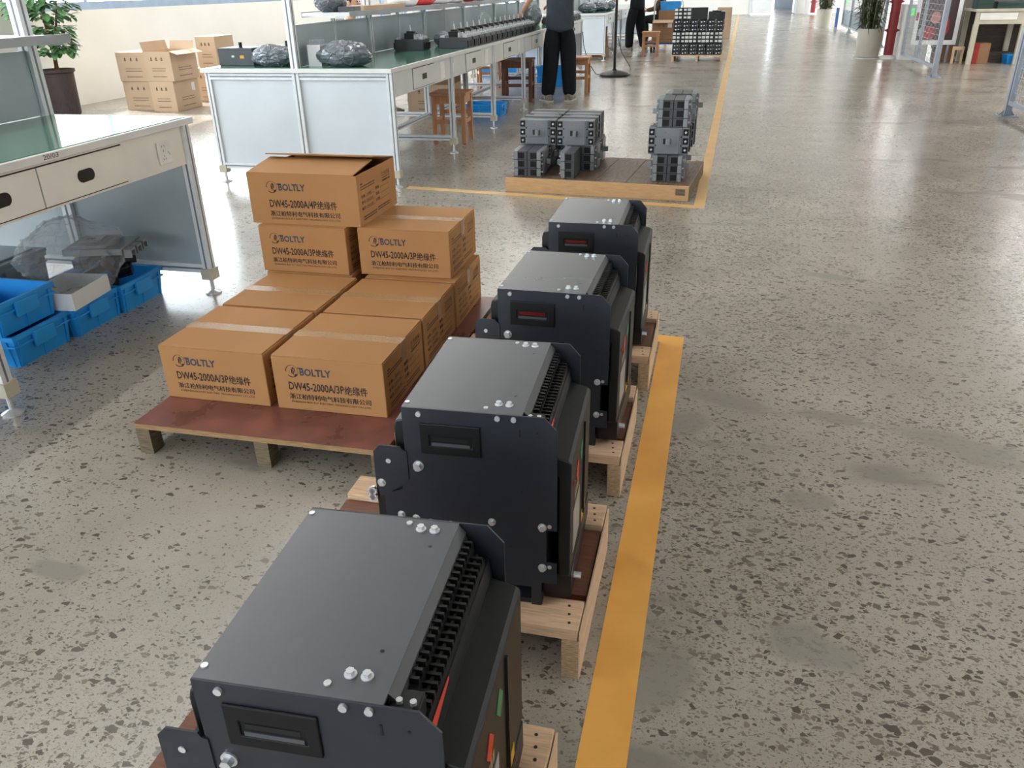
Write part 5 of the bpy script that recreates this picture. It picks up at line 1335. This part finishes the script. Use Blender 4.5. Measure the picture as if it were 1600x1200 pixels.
# ------------------------------------------------------------------ right side: plants, pipes, fence, bench, poster
def bamboo(name, label, loc, seed, r, h):
    p = thing(name, label, 'plant', loc, 0, 'potted bamboo palms along the aisle')
    MB().lathe([(0.05, 0.0), (r * 1.05, 0.0), (r * 1.08, 0.025), (r * 0.95, 0.02)], n=32).build('saucer', M['label'], p, smooth=True)
    MB().lathe([(r * 0.72, 0.025), (r * 0.92, 0.03), (r * 0.97, 0.2), (r, h), (r * 0.93, h), (r * 0.92, h - 0.03), (0.02, h - 0.03)], n=36).build('pot', M['pot'], p, smooth=True)
    MB().lathe([(0.01, h - 0.029), (r * 0.9, h - 0.029), (r * 0.9, h - 0.022), (0.01, h - 0.018)]).build('soil', M['soil'], p)
    rd = random.Random(seed); st = MB(); lf = MB()
    for k in range(42):
        a = rd.uniform(0, 2 * PI); q = r * 0.75 * math.sqrt(rd.random()); x, y = q * math.cos(a), q * math.sin(a)
        tx, ty = x * rd.uniform(1.2, 2.6), y * rd.uniform(1.2, 2.6); top = h + rd.uniform(0.6, 1.2)
        st.tube([(x, y, h - 0.03), ((x + tx) / 2, (y + ty) / 2, (h + top) / 2), (tx, ty, top)], [0.006, 0.0055, 0.004], 5)
        for j in range(11):
            t_ = rd.uniform(0.03, 1.0); c = Vector((x + (tx - x) * t_, y + (ty - y) * t_, h + (top - h) * t_))
            b = rd.uniform(0, 2 * PI)
            for m_ in range(3):
                bb_ = b + rd.uniform(-0.7, 0.7)
                leaf_quad(lf, c, (math.cos(bb_), math.sin(bb_), rd.uniform(-0.5, 0.7)), (0, 0, 1), rd.uniform(0.13, 0.25), rd.uniform(0.012, 0.022), 0.1)
    st.build('stems', M['stem'], p); lf.build('foliage', M['leafdark'], p)
bamboo('potted_bamboo', 'nearer potted bamboo palm in a beige pot, beside the red pipe', (2.41, 15.98, 0), 3, 0.20, 0.475)
bamboo('potted_bamboo', 'farther potted bamboo palm in a beige pot near the end of the aisle', (2.64, 26.0, 0), 8, 0.205, 0.49)
def pipe(label, x, y, r):
    p = thing('red_pipe', label, 'pipe', (x, y, 0))
    MB().cyl((0, 0, 0.05), (0, 0, ZC), r, n=24).build('pipe_body', M['pipe'], p, smooth=True)
    f = MB()
    for z in (0.42, 0.86, 1.8): f.cyl((0, 0, z), (0, 0, z + 0.05), r * 1.18, n=24).cyl((0, 0, z + 0.018), (0, 0, z + 0.032), r * 1.3, n=24)
    f.build('coupling', M['pipe'], p)
    for z in (0.42, 0.86): MB().box((-r * 1.5, -0.02, z + 0.012), (-r * 1.1, 0.02, z + 0.038)).box((r * 1.1, -0.02, z + 0.012), (r * 1.5, 0.02, z + 0.038)).build('clamp_bolt', M['pipe'], p)
    MB().cyl((0, 0, 0.98), (0.26, 0, 0.98), r * 0.55, n=18).cyl((0.2, 0, 0.98), (0.23, 0, 0.98), r * 0.8, n=18).build('branch_outlet', M['pipe'], p)
    MB().lathe([(r * 1.9, 0), (r * 1.8, 0.03), (r * 1.1, 0.06), (r * 1.02, 0.05)], n=20).build('plaster_collar', M['wall'], p)
pipe('nearer thick red pipe rising from the floor beside the bamboo palm', 2.735, 15.90, 0.075)
pipe('farther red pipe near the far end of the aisle', 3.25, 36.4, 0.085)
st_ = struct('wall_partition', MB().box((2.86, 15.62, 0), (3.03, 16.6, 0.84)).box((3.03, 15.62, 0), (3.28, 15.8, 0.34)), M['wall'])
sg = thing('exit_sign', 'small green lit exit sign on the white half-height wall', 'sign', (2.945, 15.612, 0.68))
MB().box((-0.035, 0, 0), (0.035, 0.008, 0.10)).build('sign_body', M['exitgreen'], sg, bevel=0.003)
rn = MB().cyl((0.005, -0.0006, 0.08), (0.005, 0, 0.08), 0.008, n=12).box((-0.008, -0.0006, 0.045), (0.010, 0, 0.07)).box((-0.02, -0.0006, 0.02), (-0.004, 0, 0.045)).box((0.004, -0.0006, 0.015), (0.012, 0, 0.045))
rn.build('running_figure', M['white'], sg)
struct('wall_block', MB().box((2.98, 25.3, 0), (3.18, 25.6, 1.4)).box((3.0, 36.6, 0), (3.1, 37.2, 2.6)), M['wall'])
sg2 = thing('exit_sign', 'far small green lit exit sign beyond the fence', 'sign', (3.08, 25.291, 0.62))
MB().box((-0.035, 0, 0), (0.035, 0.008, 0.10)).build('sign_body', M['exitgreen'], sg2, bevel=0.003)

def fence(label, x, y0, y1, posts, ztop=1.9, sheet=False, step=0.075):
    p = thing('mesh_fence', label, 'fence', (x, y0, 0))
    L_ = y1 - y0; s = 0.02
    f = MB().box((-s, 0, 0.11), (s, L_, 0.15)).box((-s, 0, ztop - 0.04), (s, L_, ztop)).box((-s, 0, 0.15), (s, 0.04, ztop - 0.04)).box((-s, L_ - 0.04, 0.15), (s, L_, ztop - 0.04)).box((-s, L_ / 2 - 0.015, 0.15), (s, L_ / 2 + 0.015, ztop - 0.04))
    f.build('panel_frame', M['galv'], p)
    w = MB(); q = 0.0018
    n = int(L_ / step)
    for k in range(1, n): w.box((-q, k * L_ / n - q, 0.15), (q, k * L_ / n + q, ztop - 0.04))
    m_ = int((ztop - 0.19) / step)
    for k in range(1, m_): w.box((-q, 0.04, 0.15 + k * step - q), (q, L_ - 0.04, 0.15 + k * step + q))
    w.build('wire_mesh', M['wire'], p)
    if sheet: MB().box((s, 0.04, 0.15), (s + 0.006, L_ - 0.04, 0.5)).build('lower_sheet', M['steelpanel'], p)
    for y in posts:
        pp = MB().box((-0.03, y - y0 - 0.03, 0.008), (0.03, y - y0 + 0.03, 2.1)).build('post', M['galv'], p, bevel=0.003)
        b = MB().box((-0.085, y - y0 - 0.085, 0), (0.085, y - y0 + 0.085, 0.008))
        b.prism([(-0.075, 0.008), (-0.03, 0.06), (-0.03, 0.008)], 'y', y - y0 - 0.004, y - y0 + 0.004).prism([(0.075, 0.008), (0.03, 0.06), (0.03, 0.008)], 'y', y - y0 - 0.004, y - y0 + 0.004)
        b.build('base_plate', M['galv'], pp)
        bo = MB()
        for sx in (-0.065, 0.065):
            for sy in (-0.065, 0.065): bo.cyl((sx, y - y0 + sy, 0.008), (sx, y - y0 + sy, 0.022), 0.009, n=6)
        bo.build('anchor_bolt', M['steel'], pp)
    return p
fence('grey wire mesh fence panel with post in front of the framed poster', 2.84, 12.86, 15.28, (12.82,))
fence('grey wire mesh fence panel at the right edge of the photo, bottles behind it', 2.765, 6.6, 9.15, (9.19, 6.56))
fence('far grey wire mesh fence panel with a solid lower sheet, between the bamboo palms', 3.02, 18.6, 25.0, (18.56, 23.4), sheet=True)
# framed poster board
pb = thing('poster_board', 'white-framed dark poster with red figures behind the fence', 'poster', (2.93, 15.18, 0))
f = MB().box((0, 0, 0.26), (0.66, 0.03, 0.33)).box((0, 0, 1.30), (0.66, 0.03, 1.37)).box((0, 0, 0.33), (0.06, 0.03, 1.30)).box((0.60, 0, 0.33), (0.66, 0.03, 1.30))
f.build('frame', M['white'], pb, bevel=0.004)
MB().box((0.05, 0.012, 0.32), (0.61, 0.028, 1.31)).build('print', M['poster'], pb)
def blob(c, r, m, nm):
    pts = [(c[0] + r[0] * math.cos(2 * PI * i / 24) * (1 + 0.1 * math.sin(5 * i)), c[1] + r[1] * math.sin(2 * PI * i / 24)) for i in range(24)]
    MB().prism(pts, 'y', 0.0105, 0.012).build(nm, m, pb)
blob((0.30, 0.66), (0.07, 0.09), M['pinkprint'], 'pink_shape'); blob((0.24, 0.44), (0.09, 0.10), M['redprint'], 'red_shape'); blob((0.46, 0.52), (0.06, 0.14), M['redprint'], 'red_shape'); blob((0.12, 0.45), (0.045, 0.07), M['steelpanel'], 'grey_shape')
MB().box((0.005, -0.001, 0.62), (0.045, 0, 0.74)).build('red_tag', M['redprint'], pb)
MB().box((0.08, 0.03, 0.0), (0.11, 0.06, 1.0)).box((0.55, 0.03, 0.0), (0.58, 0.06, 1.0)).build('stand_leg', M['galv'], pb)
# right-hand bench
rb = thing('workbench', 'old cream bench with shallow drawers behind the fence on the right', 'workbench', (3.70, 14.78, 0))
MB().box((-0.02, -0.02, 0.75), (1.9, 0.7, 0.785)).build('tabletop', M['beige'], rb, bevel=0.003)
MB().box((0.0, 0.0, 0.575), (1.88, 0.03, 0.75)).build('apron', M['beige'], rb)
for x in (0.06, 0.68, 1.3):
    d_ = MB().box((x, -0.005, 0.635), (x + 0.52, 0.0, 0.735)).build('drawer', M['cream'], rb)
    MB().box((x - 0.004, -0.003, 0.631), (x, 0, 0.739)).box((x + 0.52, -0.003, 0.631), (x + 0.524, 0, 0.739)).box((x, -0.003, 0.631), (x + 0.52, 0, 0.635)).box((x, -0.003, 0.735), (x + 0.52, 0, 0.739)).build('drawer_gap', M['ink'], d_)
for x in (0.0, 0.66, 1.81):
    for y in (0.0, 0.62): MB().box((x, y, 0), (x + 0.07, y + 0.06, 0.75 if y else 0.575)).build('leg', M['beige'], rb)
MB().box((0.0, 0.69, 0.0), (1.88, 0.70, 0.74)).build('back_panel', M['darkwood'], rb)
for k in range(3):
    tag(MB().box((0, 0, 0), (0.9, 0.2, 0.05)).build('plank', M['darkwood'], loc=(3.86, 15.22, 0.0505 * k + 0.0), rot=(0, 0, 0.01 * k)), '%s dark plank of the pile under the old cream bench' % ('bottom', 'middle', 'top')[k], 'plank', 'planks under the old bench')
o = thing('cardboard_carton', 'red and brown carton standing under the left end of the old cream bench', 'carton', (3.80, 14.86, 0), 0.1)
MB().box((0, 0, 0), (0.07, 0.22, 0.30)).build('red_panel', M['redprint'], o); MB().box((0.071, 0, 0), (0.23, 0.22, 0.30)).build('box_body', M['carddull'], o)
dup(k1, (4.30, 14.9, 0), 0.0, 'dark blue crate under the old cream bench at the right', 'blue crates on the right side')
tp_ = thing('tarpaulin', 'dark green tarpaulin hanging over boxes between the poster and the old bench', 'tarpaulin', (3.52, 15.45, 0))
MB().ball((0.0, 0.25, 0.52), (0.19, 0.22, 0.55), 26, 20, crumple(51, 0.10, 1.6)).build('sheet', M['teal'], tp_, smooth=True)
MB().box((-0.12, 0.05, 0.0), (0.15, 0.40, 0.25)).build('box_beneath', M['carddull'], tp_)
for x, w, h, lb in ((3.72, 0.22, 0.14, 'left dark green box on top of the old cream bench'), (4.0, 0.42, 0.10, 'right dark green tray on top of the old cream bench')):
    tag(MB().box((0, 0, 0), (w, 0.3, h)).box((0.01, -0.006, h * 0.5), (w - 0.01, 0, h * 0.9)).build('storage_box', M['teal'], loc=(x, 14.9, 0.7852), bevel=0.006), lb, 'box', 'green boxes on the old bench')
sw = thing('saw_horse', 'low weathered wooden trestle between the poster and the old bench', 'trestle', (3.52, 14.95, 0))
MB().box((0, 0, 0.2), (0.16, 0.05, 0.25)).build('beam', M['pine'], sw); 
for x in (0.0, 0.13): MB().box((x, 0.005, 0), (x + 0.03, 0.045, 0.2)).build('leg', M['pine'], sw)
# water bottles and crate behind the near fence panel
def make_bottle(root):
    MB().lathe([(0.10, 0.0), (0.128, 0.012), (0.132, 0.06), (0.126, 0.075), (0.132, 0.09), (0.132, 0.17), (0.126, 0.185), (0.132, 0.20), (0.132, 0.29), (0.10, 0.33), (0.04, 0.37), (0.03, 0.38), (0.03, 0.42)], n=28).build('bottle_body', M['bottle'], root, smooth=True)
    MB().cyl((0, 0, 0.405), (0, 0, 0.43), 0.033, n=18).build('cap', M['sky_blue'], root)
wbtl = thing('water_bottle', 'nearest pale blue water bottle behind the fence at the right edge', 'bottle', (3.01, 8.72, 0), 0, 'large water bottles behind the fence')
make_bottle(wbtl)
dup(wbtl, (3.03, 9.02, 0), 0, 'pale blue water bottle directly behind the fence post at the right edge')
dup(wbtl, (3.30, 8.80, 0), 0, 'pale blue water bottle in the second row behind the fence at the right edge')
dup(k1, (3.35, 9.9, 0), 0.0, 'lower blue crate behind the fence at the right edge', 'blue crates on the right side')
dup(k1, (3.35, 9.9, 0.1262), 0.0, 'upper blue crate behind the fence at the right edge', 'blue crates on the right side')
tag(MB().box((0, 0, 0), (0.16, 0.06, 0.5)).build('blue_panel', M['trolley'], loc=(3.02, 26.6, 0), bevel=0.004), 'narrow blue board standing beside the far bamboo palm', 'board')
